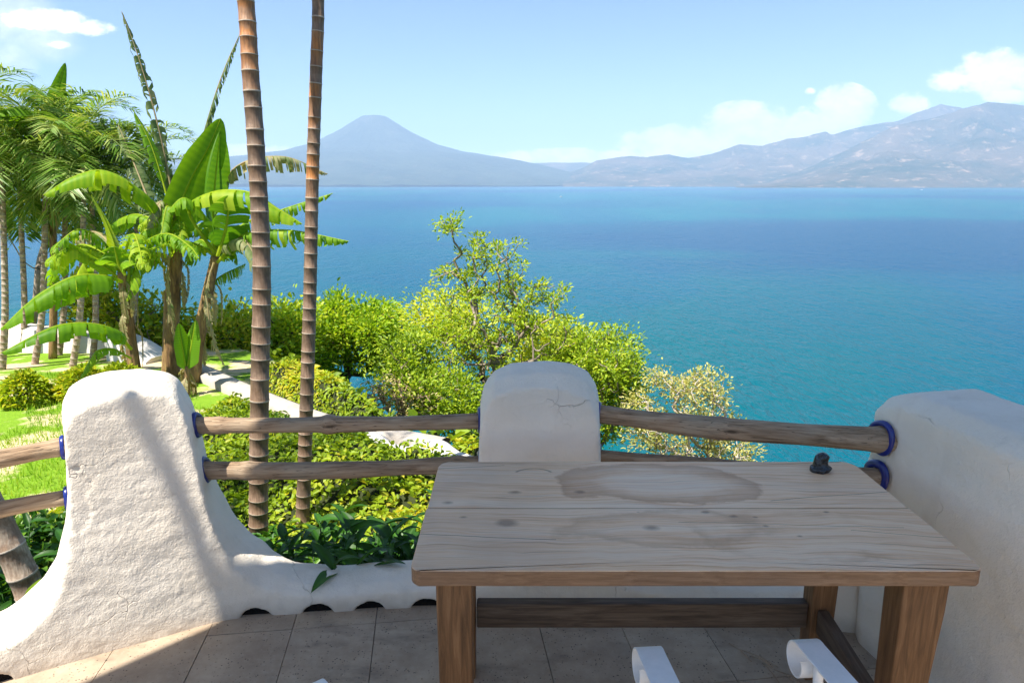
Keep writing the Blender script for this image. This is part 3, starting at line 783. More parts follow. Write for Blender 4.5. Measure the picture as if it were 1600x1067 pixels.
pole('lower wooden pole right of the middle pillar, only just above the table', at(915, 712, 2.58), (1.33, 2.22, .655), .030, .032, 4)
pole('upper sunlit wooden pole at the left edge, left of the big pillar', tuple(Vector(at(-10, 712, 2.20)) * 1.0 + Vector((-1.2, -.78, -.03))), tuple(Vector(at(100, 697, 2.30)) + Vector((.06, .04, 0))), .030, .031, 5, .016)
pole('lower sunlit wooden pole at the left edge, in front of the leaning trunk', tuple(Vector(at(-10, 802, 2.20)) * 1.0 + Vector((-1.2, -.78, -.03))), tuple(Vector(at(108, 776, 2.30)) + Vector((.06, .04, 0))), .030, .030, 6, .016)

def collar(center, axis, ro, ri, parent, thick=.012):
    axis = Vector(axis).normalized(); m = MB(); n = 36; prof = [(ri, 0), (ri, thick * .8), (ri + (ro - ri) * .3, thick), (ri + (ro - ri) * .75, thick), (ro, thick * .45), (ro, 0)]
    a = np.arange(n) * 2 * PI / n; V = []
    for r, z in prof:
        rr = r * (1 + .05 * np.sin(3 * a + center[0] * 9))
        V.append(np.stack([rr * np.cos(a), rr * np.sin(a), np.full(n, z)], -1))
    V = np.array(V); idx = np.arange(len(prof) * n).reshape(len(prof), n); nx = np.roll(idx, -1, 1)
    m.add(V.reshape(-1, 3), np.stack([idx[:-1], nx[:-1], nx[1:], idx[1:]], -1).reshape(-1, 4))
    o = m.obj('collar', M_BLUE, parent); o.location = Vector(center) - Vector(parent.location)
    o.rotation_euler = axis.to_track_quat('Z', 'Y').to_euler()
collar((1.283, 2.232, .795), (-.982, -.188, .02), .062, .043, side_wall)
collar((1.283, 2.232, .652), (-.982, -.188, .02), .060, .032, side_wall)
collar(at(307, 663, 2.47), (.98, .1, .12), .050, .032, parapet)
collar(at(320, 733, 2.45), (.97, .1, .2), .052, .034, parapet)
collar(at(751, 655.5, 2.60), (-1, -.12, .02), .055, .030, parapet)
collar(at(751, 723, 2.60), (-1, -.12, .02), .055, .030, parapet)
collar(at(934, 649, 2.57), (1, -.22, .02), .055, .036, parapet)
collar(at(934, 712, 2.57), (1, -.22, .02), .05, .030, parapet)
collar(at(101, 698, 2.295), (-.86, -.5, .02), .044, .031, parapet)
collar(at(107, 777, 2.295), (-.86, -.5, .02), .044, .031, parapet)

# ------------------------------------------------------------------ roof over the terrace (out of the frame, casts the shade)
roof = empty('terrace_roof', (1.5, -1.0, 0), 'boarded flat roof on timber posts sheltering the terrace above the table', 'roof')
def P2(s): return np.array([-1.12, 2.34]) + np.array([.7071, .7071]) * s
RZ = 3.5
poly_r = [tuple(P2(-.83)), tuple(P2(-3.66)), (1.35, -.248), (1.35, 1.753)]
mb = MB(); prism(mb, [(x - 1.5, y + 1.0) for x, y in poly_r], RZ + .03, RZ + .10); mb.obj('roof_covering', M_TERRACOTTA, roof, False)
yb = -.24; kk = 0
while yb < 1.74:
    pl = clip([(-6, yb), (6, yb), (6, yb + .176), (-6, yb + .176)], poly_r)
    if len(pl) >= 3:
        m = MB(); prism(m, [(x - 1.5, y + 1.0) for x, y in pl], RZ, RZ + .028); m.obj('board', M_CEIL, roof, False)
    yb += .18
for xb in (-2.7, -1.85, -1.0, -.2, .55, 1.2):
    pl = clip([(xb, -.22), (xb + .09, -.22), (xb + .09, 1.73), (xb, 1.73)], poly_r)
    if len(pl) >= 3:
        m = MB(); prism(m, [(x - 1.5, y + 1.0) for x, y in pl], RZ - .14, RZ - .003); m.obj('beam', M_LEG, roof, False)
for px, py in ((-3.35, -.14), (-1.0, -.14), (1.22, -.14)):
    m = MB(); box(m, (px - 1.5, py + 1.0, RZ / 2 - .07), (.14, .14, RZ - .14)); m.obj('post', M_LEG, roof, False)

m = MB(); tube(m, np.array([(-2.44, 1.17, RZ + .07), (-2.53, .98, RZ + .07), (-2.70, .70, RZ + .07)]) - np.array([1.5, -1.0, 0]), .021, 8); m.obj('streak_shadow_pole', M_POLE, roof)  # added out of view to cast the thin streak on the big pillar
# ------------------------------------------------------------------ table
TX0, TX1, TY0, TYM, TY1, TZ = -.245, 1.135, 1.466, 1.790, 2.128, .75
table = empty('wooden_table', (TX0, TY0, 0), 'weathered wooden table with water stains and a seam along its two plank top', 'table')
def rounded(x0, y0, x1, y1, r, corners):
    pts = []
    for (cx, cy, a0, on) in ((x1 - r, y0 + r, -90, corners[1]), (x1 - r, y1 - r, 0, corners[2]), (x0 + r, y1 - r, 90, corners[3]), (x0 + r, y0 + r, 180, corners[0])):
        if on:
            for k in range(7):
                a = math.radians(a0 + 15 * k); pts.append((cx + r * math.cos(a), cy + r * math.sin(a)))
        else:
            a = math.radians(a0 + 45); pts.append((cx + math.copysign(r, math.cos(a)), cy + math.copysign(r, math.sin(a))))
    return pts
W_, D_ = TX1 - TX0, TY1 - TY0; ym = TYM - TY0
m = MB(); prism(m, rounded(0, 0, W_, ym - .0012, .03, (1, 1, 0, 0)), TZ - .042, TZ); o = m.obj('plank', M_TOP, table, False); bevel(o, .004, 3)
m = MB(); prism(m, rounded(.003, ym + .0012, W_ - .002, D_, .045, (0, 0, 1, 1)), TZ - .042, TZ - .0007); o = m.obj('plank', M_TOP, table, False); bevel(o, .004, 3)
def leg(x, y, wx, wy, tx, ty, haunch=0):
    m = MB(); z1 = TZ - .0425
    def sq(cx, cy, a, b, z): return [[cx - a / 2, cy - b / 2, z], [cx + a / 2, cy - b / 2, z], [cx + a / 2, cy + b / 2, z], [cx - a / 2, cy + b / 2, z]]
    V = []
    for f, z in ((0, 0), (.55, .4), (.93, .62), (1.0, z1)):
        a = tx + (wx - tx) * f; b = ty + (wy - ty) * f
        if haunch and z > .6: a += haunch
        V += sq(x + (haunch * .5 if z > .6 else 0), y, a, b, z)
    q = [[3, 2, 1, 0], [12, 13, 14, 15]]
    for l in range(3):
        for k in range(4): q.append([l * 4 + k, l * 4 + (k + 1) % 4, l * 4 + 4 + (k + 1) % 4, l * 4 + 4 + k])
    m.add(np.array(V) - np.array([TX0, TY0, 0]), q); o = m.obj('leg', M_LEG, table, False); bevel(o, .006, 2)
leg(-.143, 1.535, .088, .085, .078, .07)
leg(1.012, 1.535, .105, .085, .085, .07, .008)
leg(-.158, 2.045, .08, .08, .066, .066)
leg(1.035, 2.045, .09, .085, .074, .07)
def bar(p, q, w, h, name, mat):
    p = Vector(p); q = Vector(q); d = q - p; m = MB(); box(m, (d.length / 2, 0, 0), (d.length, w, h))
    o = m.obj(name, mat, table, False); o.location = p - Vector((TX0, TY0, 0)); o.rotation_euler = d.to_track_quat('X', 'Z').to_euler(); bevel(o, .004, 2)
bar((-.118, 2.045, .238), (.992, 2.045, .238), .04, .09, 'stretcher', M_RAIL)
bar((1.03, 2.003, .235), (1.005, 1.577, .235), .035, .085, 'stretcher', M_RAIL)
bar((-.158, 2.004, .235), (-.143, 1.577, .235), .035, .085, 'stretcher', M_RAIL)
bar((-.06, 1.80, TZ - .058), (.94, 1.80, TZ - .058), .05, .028, 'batten', M_RAIL)
# small black stone on the table
cx, cy, _ = at(1279, 741, 2.052)
m = MB(); n = 28
for j, (zz, rx, ry) in enumerate([]): pass
U_, V_ = np.meshgrid(np.linspace(0, 2 * PI, n, endpoint=False), np.linspace(0, 1, 15), indexing='ij')
zz = np.interp(V_, [0, .2, .45, .8, .95, 1], [0, .012, .018, .052, .06, .062]); rr = np.interp(V_, [0, .18, .3, .45, .8, .95, 1], [.031, .034, .03, .024, .021, .012, .001])
xx = np.cos(U_) * rr * (1.0 + .12 * np.sign(np.cos(U_)) * (V_ < .4)) ; yy = np.sin(U_) * rr * .85
lump = 1 + (vnoise(np.stack([xx.ravel() * 60, yy.ravel() * 60, zz.ravel() * 60], -1), 5) - .5) * .35
pts = np.stack([xx.ravel() * lump + zz.ravel() * .12, yy.ravel() * lump, zz.ravel()], -1)
i = np.arange(n * 15).reshape(n, 15); nx = np.roll(i, -1, 0)
m.add(pts, np.stack([i[:, :-1], nx[:, :-1], nx[:, 1:], i[:, 1:]], -1).reshape(-1, 4))
o = m.obj('black_stone', M_BLACK); o.location = (cx, cy, TZ - .0007)
tag(o, 'small shiny black stone on the far right corner of the wooden table', 'stone')

# ------------------------------------------------------------------ white iron chairs
def make_chair(label):
    e = empty('iron_chair', (0, 0, 0), label, 'chair', 'white iron armchairs pushed in at the table')
    def strap(pts, w, t, name, normal_axis='x'):
        """flat iron band: path in the local y-z plane, width along x"""
        P = np.array(pts, float); T = np.gradient(P[:, 1:], axis=0); T /= np.linalg.norm(T, axis=1)[:, None] + 1e-9
        N = np.stack([-T[:, 1], T[:, 0]], -1) * t / 2; m = MB(); V = []
        for k in range(len(P)):
            x, y, z = P[k]
            for sx, sn in ((-1, -1), (1, -1), (1, 1), (-1, 1)): V.append([x + sx * w / 2, y + sn * N[k][0], z + sn * N[k][1]])
        n = len(P); i = np.arange(4 * n).reshape(n, 4); q = []
        for b in range(4): q += [[i[a, b], i[a + 1, b], i[a + 1, (b + 1) % 4], i[a, (b + 1) % 4]] for a in range(n - 1)]
        q += [[3, 2, 1, 0], list(i[-1])]
        m.add(V, q); o = m.obj(name, M_WHITE_METAL, e, False); bevel(o, .0012, 2)
        for p_ in o.data.polygons: p_.use_smooth = True
        md = o.modifiers.new('w', 'WEIGHTED_NORMAL')
        return o
    HW = .187; AZ = .615
    for s in (-1, 1):
        arm = [(s * HW, -.46, AZ + .03), (s * HW, -.30, AZ + .022), (s * HW, -.15, AZ + .008), (s * HW, -.05, AZ)]
        r = .046; cyc, czc = -.03, AZ - r
        for a in np.linspace(100, -215, 34):
            rr = r * (1 - .0012 * (100 - a)); arm.append((s * HW, cyc + rr * math.cos(math.radians(a)), czc + rr * math.sin(math.radians(a))))
        strap(arm, .062, .005, 'arm')
        m = MB(); tube(m, smooth_path([(s * HW, -.075, AZ - .006), (s * HW, -.085, .48), (s * HW, -.07, .30), (s * HW, -.045, 0)], 24), .011, 10); m.obj('leg', M_WHITE_METAL, e)
        m = MB(); tube(m, smooth_path([(s * HW, -.47, 0), (s * HW, -.46, .40), (s * HW, -.475, .65), (s * (HW - .02), -.50, .76)], 30), .011, 10); m.obj('leg', M_WHITE_METAL, e)
    m = MB(); pts = rounded(-.175, -.45, .175, -.09, .05, (1, 1, 1, 1)); prism(m, pts, .405, .425); o = m.obj('seat', M_WHITE_METAL, e, False); bevel(o, .004, 2)
    m = MB(); tube(m, smooth_path([(-(HW - .02), -.50, .76), (-.10, -.51, .80), (0, -.515, .81), (.10, -.51, .80), (HW - .02, -.50, .76)], 30), .011, 10); m.obj('top_rail', M_WHITE_METAL, e)
    for xs in (-.10, -.033, .033, .10):
        m = MB(); tube(m, smooth_path([(xs, -.455, .42), (xs * 1.1, -.475, .65), (xs, -.51, .79)], 12), .007, 8); m.obj('spindle', M_WHITE_METAL, e)
    return e
ch = make_chair('white iron armchair at the table whose two curled arm ends show below the stretcher')
ch.location = (.500, 1.400, 0); ch.rotation_euler = (0, 0, math.radians(4))
ch2 = ch.copy(); COL.objects.link(ch2)
for c in ch.children:
    d = c.copy(); COL.objects.link(d); d.parent = ch2
ch2['label'] = 'white iron armchair left of the table leg, only one curled arm end in view'
ang = math.radians(38)
ex, ey, _ = at(478, 1062, 1.270)
lx, ly = .187, 0.01
ch2.rotation_euler = (0, 0, ang)
ch2.location = (ex - (lx * math.cos(ang) - ly * math.sin(ang)), 1.270 - (lx * math.sin(ang) + ly * math.cos(ang)), 0)

# ------------------------------------------------------------------ palms with ringed trunks
def ringed_trunk(mb, path, r0, r1, gap, tone, nseg=14, seed=0):
    """path: smooth points, rings every gap metres"""
    P = smooth_path(path, 60); d = np.concatenate([[0], np.cumsum(np.linalg.norm(np.diff(P, axis=0), axis=1))]); L = d[-1]
    s = 0; st = []; rnd = random.Random(seed); k = 0
    while s < L:
        g = gap * rnd.uniform(.72, 1.25) * (1 - .25 * s / L); tn = tone(s / L, rnd)
        rw = rnd.uniform(.035, .075); st += [(s, 1.03, 2.0), (s + rw * g, 1.04, 2.0), (s + (rw + .02) * g, 1.0, tn), (s + .5 * g, .965, tn), (s + .985 * g, 1.0, tn)]
        s += g
    st = np.array([x for x in st if x[0] <= L])
    Q = np.stack([np.interp(st[:, 0], d, P[:, i]) for i in range(3)], -1)
    rr = (r0 + (r1 - r0) * st[:, 0] / L) * st[:, 1]
    T, U, V = frames(Q); a = np.arange(nseg) * 2 * PI / nseg; m = len(Q)
    tl = np.array([[rnd.uniform(-.004, .004), rnd.uniform(-.004, .004)] for _ in range(m)])
    ringv = Q[:, None] + rr[:, None, None] * (np.cos(a)[None, :, None] * U[:, None] + np.sin(a)[None, :, None] * V[:, None])
    idx = np.arange(m * nseg).reshape(m, nseg); nx = np.roll(idx, -1, 1)
    mb.add(ringv.reshape(-1, 3), np.stack([idx[:-1], nx[:-1], nx[1:], idx[1:]], -1).reshape(-1, 4), None, np.repeat(st[:, 2], nseg))
def frond(base, az, up, length, n=34, lw=.022, ll=.38, curve=1.1, tone=.4, seed=0):
    """pinnate palm frond: arched rachis and two rows of leaflets"""
    rnd = np.random.default_rng(seed); m = MB()
    t = np.linspace(0, 1, 14); ang = up - curve * t ** 1.3
    dx = np.cumsum(np.cos(ang)) * length / 14; dz = np.cumsum(np.sin(ang)) * length / 14
    P = np.stack([dx * math.cos(az), dx * math.sin(az), dz], -1); P = np.vstack([[0, 0, 0], P]) + np.array(base)
    tube(m, P, np.linspace(.014, .003, len(P)) * (length / 1.6), 5, .75, False)
    tt = np.linspace(.16, 1, n); dd = np.linspace(0, 1, len(P))
    C = np.stack([np.interp(tt, dd, P[:, i]) for i in range(3)], -1)
    Tn = np.gradient(C, axis=0); Tn /= np.linalg.norm(Tn, axis=1)[:, None]
    side = np.array([-math.sin(az), math.cos(az), 0])
    upv = np.cross(Tn, side); upv *= np.sign(upv[:, 2:3] + 1e-9)
    for s in (-1, 1):
        lean = rnd.uniform(.15, .6, (n, 1)); D = side * s * .85 + Tn * .62 + upv * lean + rnd.normal(0, .10, (n, 3))
        D /= np.linalg.norm(D, axis=1)[:, None]
        L = ll * (np.sin(np.clip(tt * .92 + .1, 0, 1) * PI) ** .6 * .75 + .28) * rnd.uniform(.85, 1.1, n)
        W = lw * np.ones(n)
        wv = np.cross(D, upv); wv /= np.linalg.norm(wv, axis=1)[:, None]
        down = np.array([0, 0, -1.0])
        a = C; b = C + D * L[:, None] * .5 + down * L[:, None] * .06; c = C + D * L[:, None] + down * L[:, None] * .34
        V = np.stack([a, b + wv * W[:, None] * .5, b - wv * W[:, None] * .5, c], 1).reshape(-1, 3)
        i = np.arange(n)[:, None] * 4
        m.add(V, None, np.concatenate([i + [0, 1, 2], i + [1, 3, 2]]), np.repeat(np.clip(rnd.normal(tone, .2, n), 0, 1), 4))
    return m
def palm(label, path, r0, r1, gap, tone, nf, flen, up0, fr_tone, group=None, seed=0, name='palm_tree', mat=None, nseg=14, droop=1.2, ll=.38, nl=34, lw=.022, azs=None, shaft=None):
    base = np.array(path[0]); e = empty(name, tuple(base), label, 'palm', group)
    m = MB(); ringed_trunk(m, np.array(path) - base, r0, r1, gap, tone, nseg, seed)
    m.obj('trunk', mat or M_TRUNK, e)
    top = np.array(path[-1]) - base; rnd = random.Random(seed)
    if shaft:
        m = MB(); tube(m, [top - [0, 0, .02], top + [0, 0, shaft * .5], top + [0, 0, shaft]], [r1 * 1.15, r1 * 1.1, r1 * .45], 10, .55); m.obj('crownshaft', M_PALM, e); top = top + np.array([0, 0, shaft * .75])
    for i in range(nf):
        az = (azs[i] if azs else i * 2.399 + rnd.uniform(-.3, .3)); u = up0 - (1.1 if nf < 15 else 1.9) * (i / nf) + rnd.uniform(-.1, .1)
        frond(top, az, u, flen * rnd.uniform(.85, 1.1), nl, lw, ll, droop * rnd.uniform(.8, 1.2), fr_tone, seed * 50 + i).obj('frond', M_PALM, e)
    return e
g0 = lambda u, v, y: at(u, v, y)
tone1 = lambda f, r: (r.uniform(.0, .30) if f < .52 else (r.uniform(.35, .75) if f < .70 else (r.uniform(.15, .45) if f < .84 else r.uniform(.35, .75))))
pth = [(at(402, 900, 3.95)[0], 3.95, -.9), at(404, 760, 3.95), at(406, 600, 3.97), at(409, 420, 4.0), at(400, 230, 4.02), at(391, 110, 4.03), at(383, -10, 4.05), (-1.50, 4.1, 3.6), (-1.50, 4.15, 4.9)]
palm('thick brown ringed palm trunk, nearer the big white pillar', pth, .061, .035, .118, tone1, 11, 1.5, 1.35, .45, 'ringed palm trunks behind the railing', 11, shaft=.45, nseg=20)
tone2 = lambda f, r: (r.uniform(.0, .25) if f < .36 else (r.uniform(.2, .6) if f < .56 else (r.uniform(.05, .3) if f < .63 else (r.uniform(.7, .9) if f < .70 else r.uniform(.88, 1.0)))))
pth = [(at(468, 880, 4.35)[0], 4.35, -.9), at(473, 800, 4.35), at(478, 660, 4.36), at(484, 470, 4.38), at(488, 290, 4.4), at(494, 110, 4.4), at(497, -10, 4.42), (-1.13, 4.45, 3.7), (-1.10, 4.5, 5.2)]
palm('slimmer ringed palm trunk, greenish at the top, nearer the middle pillar', pth, .049, .027, .105, tone2, 11, 1.4, 1.35, .45, 'ringed palm trunks behind the railing', 12, shaft=.45, nseg=20)
# the leaning palm beside the terrace
tone3 = lambda f, r: r.uniform(.1, .4)
palm('leaning grey ringed palm trunk rising behind the poles at the left edge', [(-2.04, 2.78, -.85), (-2.16, 2.76, -.25), (-2.27, 2.74, .25), (-2.62, 2.74, 1.3), (-3.3, 2.7, 2.7), (-3.8, 2.6, 3.8)], .062, .05, .13, tone3, 6, 1.75, .95, .45,
     None, 13, mat=M_TRUNK_PALE, droop=1.0, ll=.42, azs=[1.2, 2.0, 2.6, 3.2, 3.8, 4.3], nl=40, nseg=20)

# clump of slender palms at the left, behind the white garden wall line
SL = [(8, 610, 2, 250, 9.6), (60, 612, 72, 235, 10.0), (98, 600, 100, 215, 10.6), (118, 610, 132, 255, 9.8), (150, 600, 142, 280, 10.4), (-40, 600, -30, 200, 10.3), (40, 600, 30, 290, 10.8), (205, 590, 214, 268, 10.9)]
slab = ['slender ringed palm at the left edge of the photo, the outermost trunk in view', 'slender palm with pale ringed trunk, second from the left edge', 'slender palm rising highest behind the banana leaves at the left',
        'slender palm directly above the clipped shrub on the lawn', 'slender palm nearest the small banana plant', 'slender palm mostly outside the left edge, fronds reaching in',
        'slender short palm crossing the second trunk from the left', 'slender palm behind the banana plants, rightmost of the slender palms']
for i, (ub, vb, ut, vt, y) in enumerate(SL):
    b = at(ub, vb, y); t = at(ut, vt, y + .1)
    gzz = float(ground(np.array([b[0]]), np.array([y]))[0])
    palm(slab[i], [(b[0], y, gzz - .05), ((b[0] * .6 + t[0] * .4) + .05, y, b[2] * .6 + t[2] * .4), t], .05, .034, .10, tone3, 15, 1.25, 1.5, [.6, .65, .5, .7, .6, .5, .5, .65][i],
         'slender palms in a clump at the left', 30 + i, mat=M_TRUNK_PALE, droop=1.7, ll=.50, nl=46, nseg=8, lw=.026)

# ------------------------------------------------------------------ banana plants
def banana_leaf(path, width, tear=.25, droop=.5, seed=0, tone=.5, roll=0.0, ragged=False, w0=.12):
    """path: world points of the midrib; blade halves cut into strips that hang by their own weight"""
    rnd = np.random.default_rng(seed); m = MB()
    n = 84 if ragged else 46; P = smooth_path(path, n); T, U, V = frames(P)
    t = np.linspace(0, 1, n)
    S = np.cross(T, np.array([0, 0, 1.0])); S /= np.linalg.norm(S, axis=1)[:, None] + 1e-6
    # keep side vector continuous
    for i in range(1, n):
        if S[i].dot(S[i - 1]) < 0: S[i] = -S[i]
    if roll:
        c, s_ = math.cos(roll), math.sin(roll); Nn = np.cross(S, T); S = S * c + Nn * s_
    Nn = np.cross(S, T)
    prof = np.clip((t - w0) / .16, 0, 1) ** .6 * np.clip((1 - t) / .34, 0, 1) ** .62
    tube(m, P, np.linspace(.022, .004, n) * (width / .5) ** .5, 6, .97, False)
    i0 = int(w0 * n)
    for s in (-1, 1):
        i = i0
        while i < n - 1:
            step = n if tear <= .06 and not ragged else int(rnd.integers(1, 4)) if ragged else (int(rnd.integers(2, 7)) if rnd.random() < tear * 2 else int(rnd.integers(6, 14)))
            j = min(n - 1, i + step)
            if ragged and rnd.random() < .16: i = j; continue
            hang = droop * rnd.uniform(.7, 1.3) + (rnd.uniform(0, .9) if ragged else (rnd.uniform(0, .8) if rnd.random() < tear else 0))
            lenf = rnd.uniform(.55, 1.05) if ragged else rnd.uniform(.80, 1.04)
            tn = float(np.clip(rnd.normal(tone, .16 if ragged else .08), 0, .94))
            cols = 5; V_ = []; rag = rnd.uniform(0, .3)
            for kk_ in range(i, j + 1):
                w = width * .5 * prof[kk_] * lenf
                shrink = 0 if tear <= .06 and not ragged else .24 if (kk_ in (i, j) and not ragged) else (.3 if ragged else 0)
                for c in range(cols):
                    f = c / (cols - 1); sp = f * f * hang
                    mid = (i + j) / 2; pull = (mid - kk_) * shrink * f
                    kc = np.clip(kk_ + pull, 0, n - 1); kb = int(kc); fr = kc - kb; kn = min(kb + 1, n - 1)
                    base = P[kb] * (1 - fr) + P[kn] * fr
                    d = S[kk_] * s * math.cos(.9 * sp) - np.array([0, 0, 1.0]) * math.sin(.9 * sp) * 1.0 + Nn[kk_] * .18 * (1 - f) * (1 if Nn[kk_][2] > 0 else -1)
                    V_.append(base + d * w * f + T[kk_] * w * f * .22)
            a = np.arange((j - i + 1) * cols).reshape(j - i + 1, cols)
            q = np.stack([a[:-1, :-1], a[1:, :-1], a[1:, 1:], a[:-1, 1:]], -1).reshape(-1, 4)
            V_ = np.array(V_)
            tv = np.clip(tn + (np.tile(np.linspace(0, 1, cols), j - i + 1) - .5) * .1 + ((np.repeat(np.arange(j - i + 1), cols) % 2) * .18 - .09), 0, .94)
            m.add(V_, q, None, tv)
            i = j
    return m
def pix_path(pts, y0, dy): return [at(u, v, y0 + dy * k / (len(pts) - 1)) for k, (u, v) in enumerate(pts)]
def m_stem():
    k = NT('banana_stem'); c = k.coord('Object')
    g = k.noise(k.mapping(c, (9, 9, 1.3)), 3, 5, .65, .4); p = k.noise(c, 5, 4, .6)
    col = k.ramp(g, [(.28, (.05, .03, .018)), (.45, (.20, .11, .045)), (.6, (.33, .20, .07)), (.8, (.34, .33, .12))])
    col = k.mix(k.ramp(p, [(.5, 0), (.65, .6)]), col, (.10, .065, .035))
    return k.out(k.principled(Base_Color=col, Roughness=.75, Normal=k.bump(g, .8, .03)))
M_STEM = m_stem()
def stem_part(e, pts, r0, r1, name='stem'):
    m = MB(); P = smooth_path(pts, 26); tube(m, local(e, P), np.linspace(r0, r1, 26) * (1 + .12 * (vnoise(p3(np.linspace(0, 9, 26), 1), 3) - .5)), 12); m.obj(name, M_STEM, e)
    # dry sheaths hanging on the stem
    for kx in range(7):
        f = random.uniform(.25, .95); q = P[int(f * 25)]; a = random.uniform(0, 2 * PI); r = (r0 + (r1 - r0) * f) * 1.05
        L = random.uniform(.25, .6); d = np.array([math.cos(a), math.sin(a), 0])
        pts2 = [q + d * r, q + d * (r + .06) + [0, 0, -L * .2], q + d * (r + .05) + [0, 0, -L * .6], q + d * (r + .02) + [0, 0, -L]]
        m = banana_leaf(local(e, pts2), .10, .5, .2, kx, .9, 0, False, .0); m.obj('dry_sheath', M_OLDLEAF, e)
def add_leaf(e, pts, y0, dy, width, **kw):
    old = kw.pop('old', False); name = kw.pop('name', 'leaf')
    banana_leaf(local(e, pix_path(pts, y0, dy)), width, **kw).obj(name, M_OLDLEAF if old else M_BANANA, e)
BY = 8.9
def gpt(u, v, y):
    p = at(u, v, y); return (p[0], y, float(ground(np.array([p[0]]), np.array([y]))[0]) - .05)
# main plant
eA = empty('banana_plant', gpt(266, 590, BY), 'tallest banana plant, two tattered leaves reaching high into the sky', 'banana plant', 'banana plants beyond the big pillar')
stem_part(eA, [gpt(266, 590, BY), at(268, 500, BY), at(272, 430, BY), at(276, 375, BY)], .115, .08)
add_leaf(eA, [(276, 385), (268, 300), (245, 190), (218, 95), (190, 18)], BY, .3, .42, seed=1, droop=1.35, tone=.35, ragged=True, old=True, w0=.2)
add_leaf(eA, [(284, 400), (298, 290), (330, 170), (352, 105), (374, 55)], BY, .4, .40, seed=2, droop=1.2, tone=.3, ragged=True, old=True, w0=.2)
add_leaf(eA, [(268, 400), (272, 350), (296, 285), (325, 232), (345, 185)], BY - .1, -.1, .48, seed=3, droop=.12, tear=.05, tone=.52, roll=1.0, w0=.06)
add_leaf(eA, [(262, 375), (240, 320), (200, 285), (158, 267), (112, 278), (68, 305)], BY - .1, -1.0, .52, seed=4, droop=.75, tear=.35, tone=.72)
add_leaf(eA, [(256, 390), (238, 330), (212, 262), (185, 196)], BY, .8, .50, seed=5, droop=.9, tear=.8, tone=.35, ragged=True, old=True)
add_leaf(eA, [(270, 350), (256, 290), (235, 225), (208, 172)], BY - .2, .2, .28, seed=6, droop=.7, tear=.8, tone=.45, w0=.35)
add_leaf(eA, [(265, 400), (262, 430), (268, 500), (282, 560)], BY - .35, -.1, .16, seed=21, droop=.9, tone=.9, ragged=True, old=True)
add_leaf(eA, [(258, 420), (236, 400), (212, 420), (196, 470)], BY - .2, -.5, .42, seed=22, droop=.8, tear=.7, tone=.62)
# right, leaning plant
eB = empty('banana_plant', gpt(300, 590, BY - .3), 'banana plant with a stem leaning right and broad leaves beside the palm trunk', 'banana plant', 'banana plants beyond the big pillar')
stem_part(eB, [gpt(300, 592, BY - .3), at(308, 540, BY - .3), at(322, 470, BY - .3), at(337, 400, BY - .3)], .10, .055)
add_leaf(eB, [(336, 405), (333, 330), (338, 262), (345, 203)], BY - .25, .1, .66, seed=7, droop=.10, tear=.05, tone=.22, roll=.5, w0=.1)
add_leaf(eB, [(335, 395), (295, 330), (330, 302), (385, 300), (430, 325), (472, 350)], BY - .4, -.3, .54, seed=8, droop=.8, tear=.4, tone=.72, w0=.2)
add_leaf(eB, [(340, 400), (352, 360), (357, 330), (360, 305)], BY - .6, -.1, .58, seed=9, droop=.15, tear=.1, tone=.25, roll=.3)
add_leaf(eB, [(338, 400), (378, 352), (440, 328), (520, 302)], BY - .3, .3, .42, seed=10, droop=1.0, tear=.9, tone=.6, ragged=True)
add_leaf(eB, [(340, 410), (380, 368), (450, 360), (545, 377)], BY - .4, -.3, .48, seed=11, droop=1.3, tear=.9, tone=.5, ragged=True)
add_leaf(eB, [(330, 350), (365, 265), (440, 245), (512, 272)], BY, .5, .42, seed=12, droop=1.4, tone=.75, ragged=True, old=True, w0=.2)
add_leaf(eB, [(326, 450), (345, 432), (368, 420), (384, 412)], BY - .3, .2, .30, seed=13, droop=.9, tear=.8, tone=.5, ragged=True)
add_leaf(eB, [(334, 410), (324, 450), (330, 520), (352, 575)], BY - .5, -.2, .18, seed=23, droop=.9, tone=.95, ragged=True, old=True)
add_leaf(eB, [(338, 395), (322, 345), (290, 310), (262, 330)], BY - .3, -.4, .45, seed=24, droop=.7, tear=.5, tone=.5)
# small plant to the left
eC = empty('banana_plant', gpt(210, 585, BY - .6), 'shorter banana plant with wide arching leaves spreading to the left edge', 'banana plant', 'banana plants beyond the big pillar')
stem_part(eC, [gpt(212, 588, BY - .6), at(204, 530, BY - .6), at(196, 470, BY - .6), at(190, 425, BY - .6)], .08, .05)
add_leaf(eC, [(190, 440), (165, 432), (118, 432), (60, 462), (0, 515)], BY - .7, -1.1, .55, seed=14, droop=.95, tear=.6, tone=.40)
add_leaf(eC, [(186, 435), (165, 418), (130, 400), (96, 374)], BY - .6, -.4, .28, seed=15, droop=.15, tear=.05, tone=.72, roll=-.6)
add_leaf(eC, [(188, 430), (180, 385), (162, 340), (143, 305)], BY - .5, .3, .52, seed=16, droop=.1, tear=.05, tone=.75, roll=-.9)
add_leaf(eC, [(196, 430), (186, 415), (182, 400), (178, 385)], BY - .9, -.1, .50, seed=17, droop=.3, tear=.1, tone=.5)
add_leaf(eC, [(205, 545), (170, 512), (95, 508), (0, 552)], BY - 1.0, -1.1, .42, seed=18, droop=.8, tear=.6, tone=.35)
add_leaf(eC, [(200, 440), (205, 400), (222, 365), (250, 355)], BY - .6, .2, .44, seed=25, droop=.7, tear=.6, tone=.6)
add_leaf(eC, [(205, 560), (175, 545), (150, 552), (125, 592)], BY - 1.2, -.5, .2, seed=26, droop=.9, tear=.5, tone=.5)
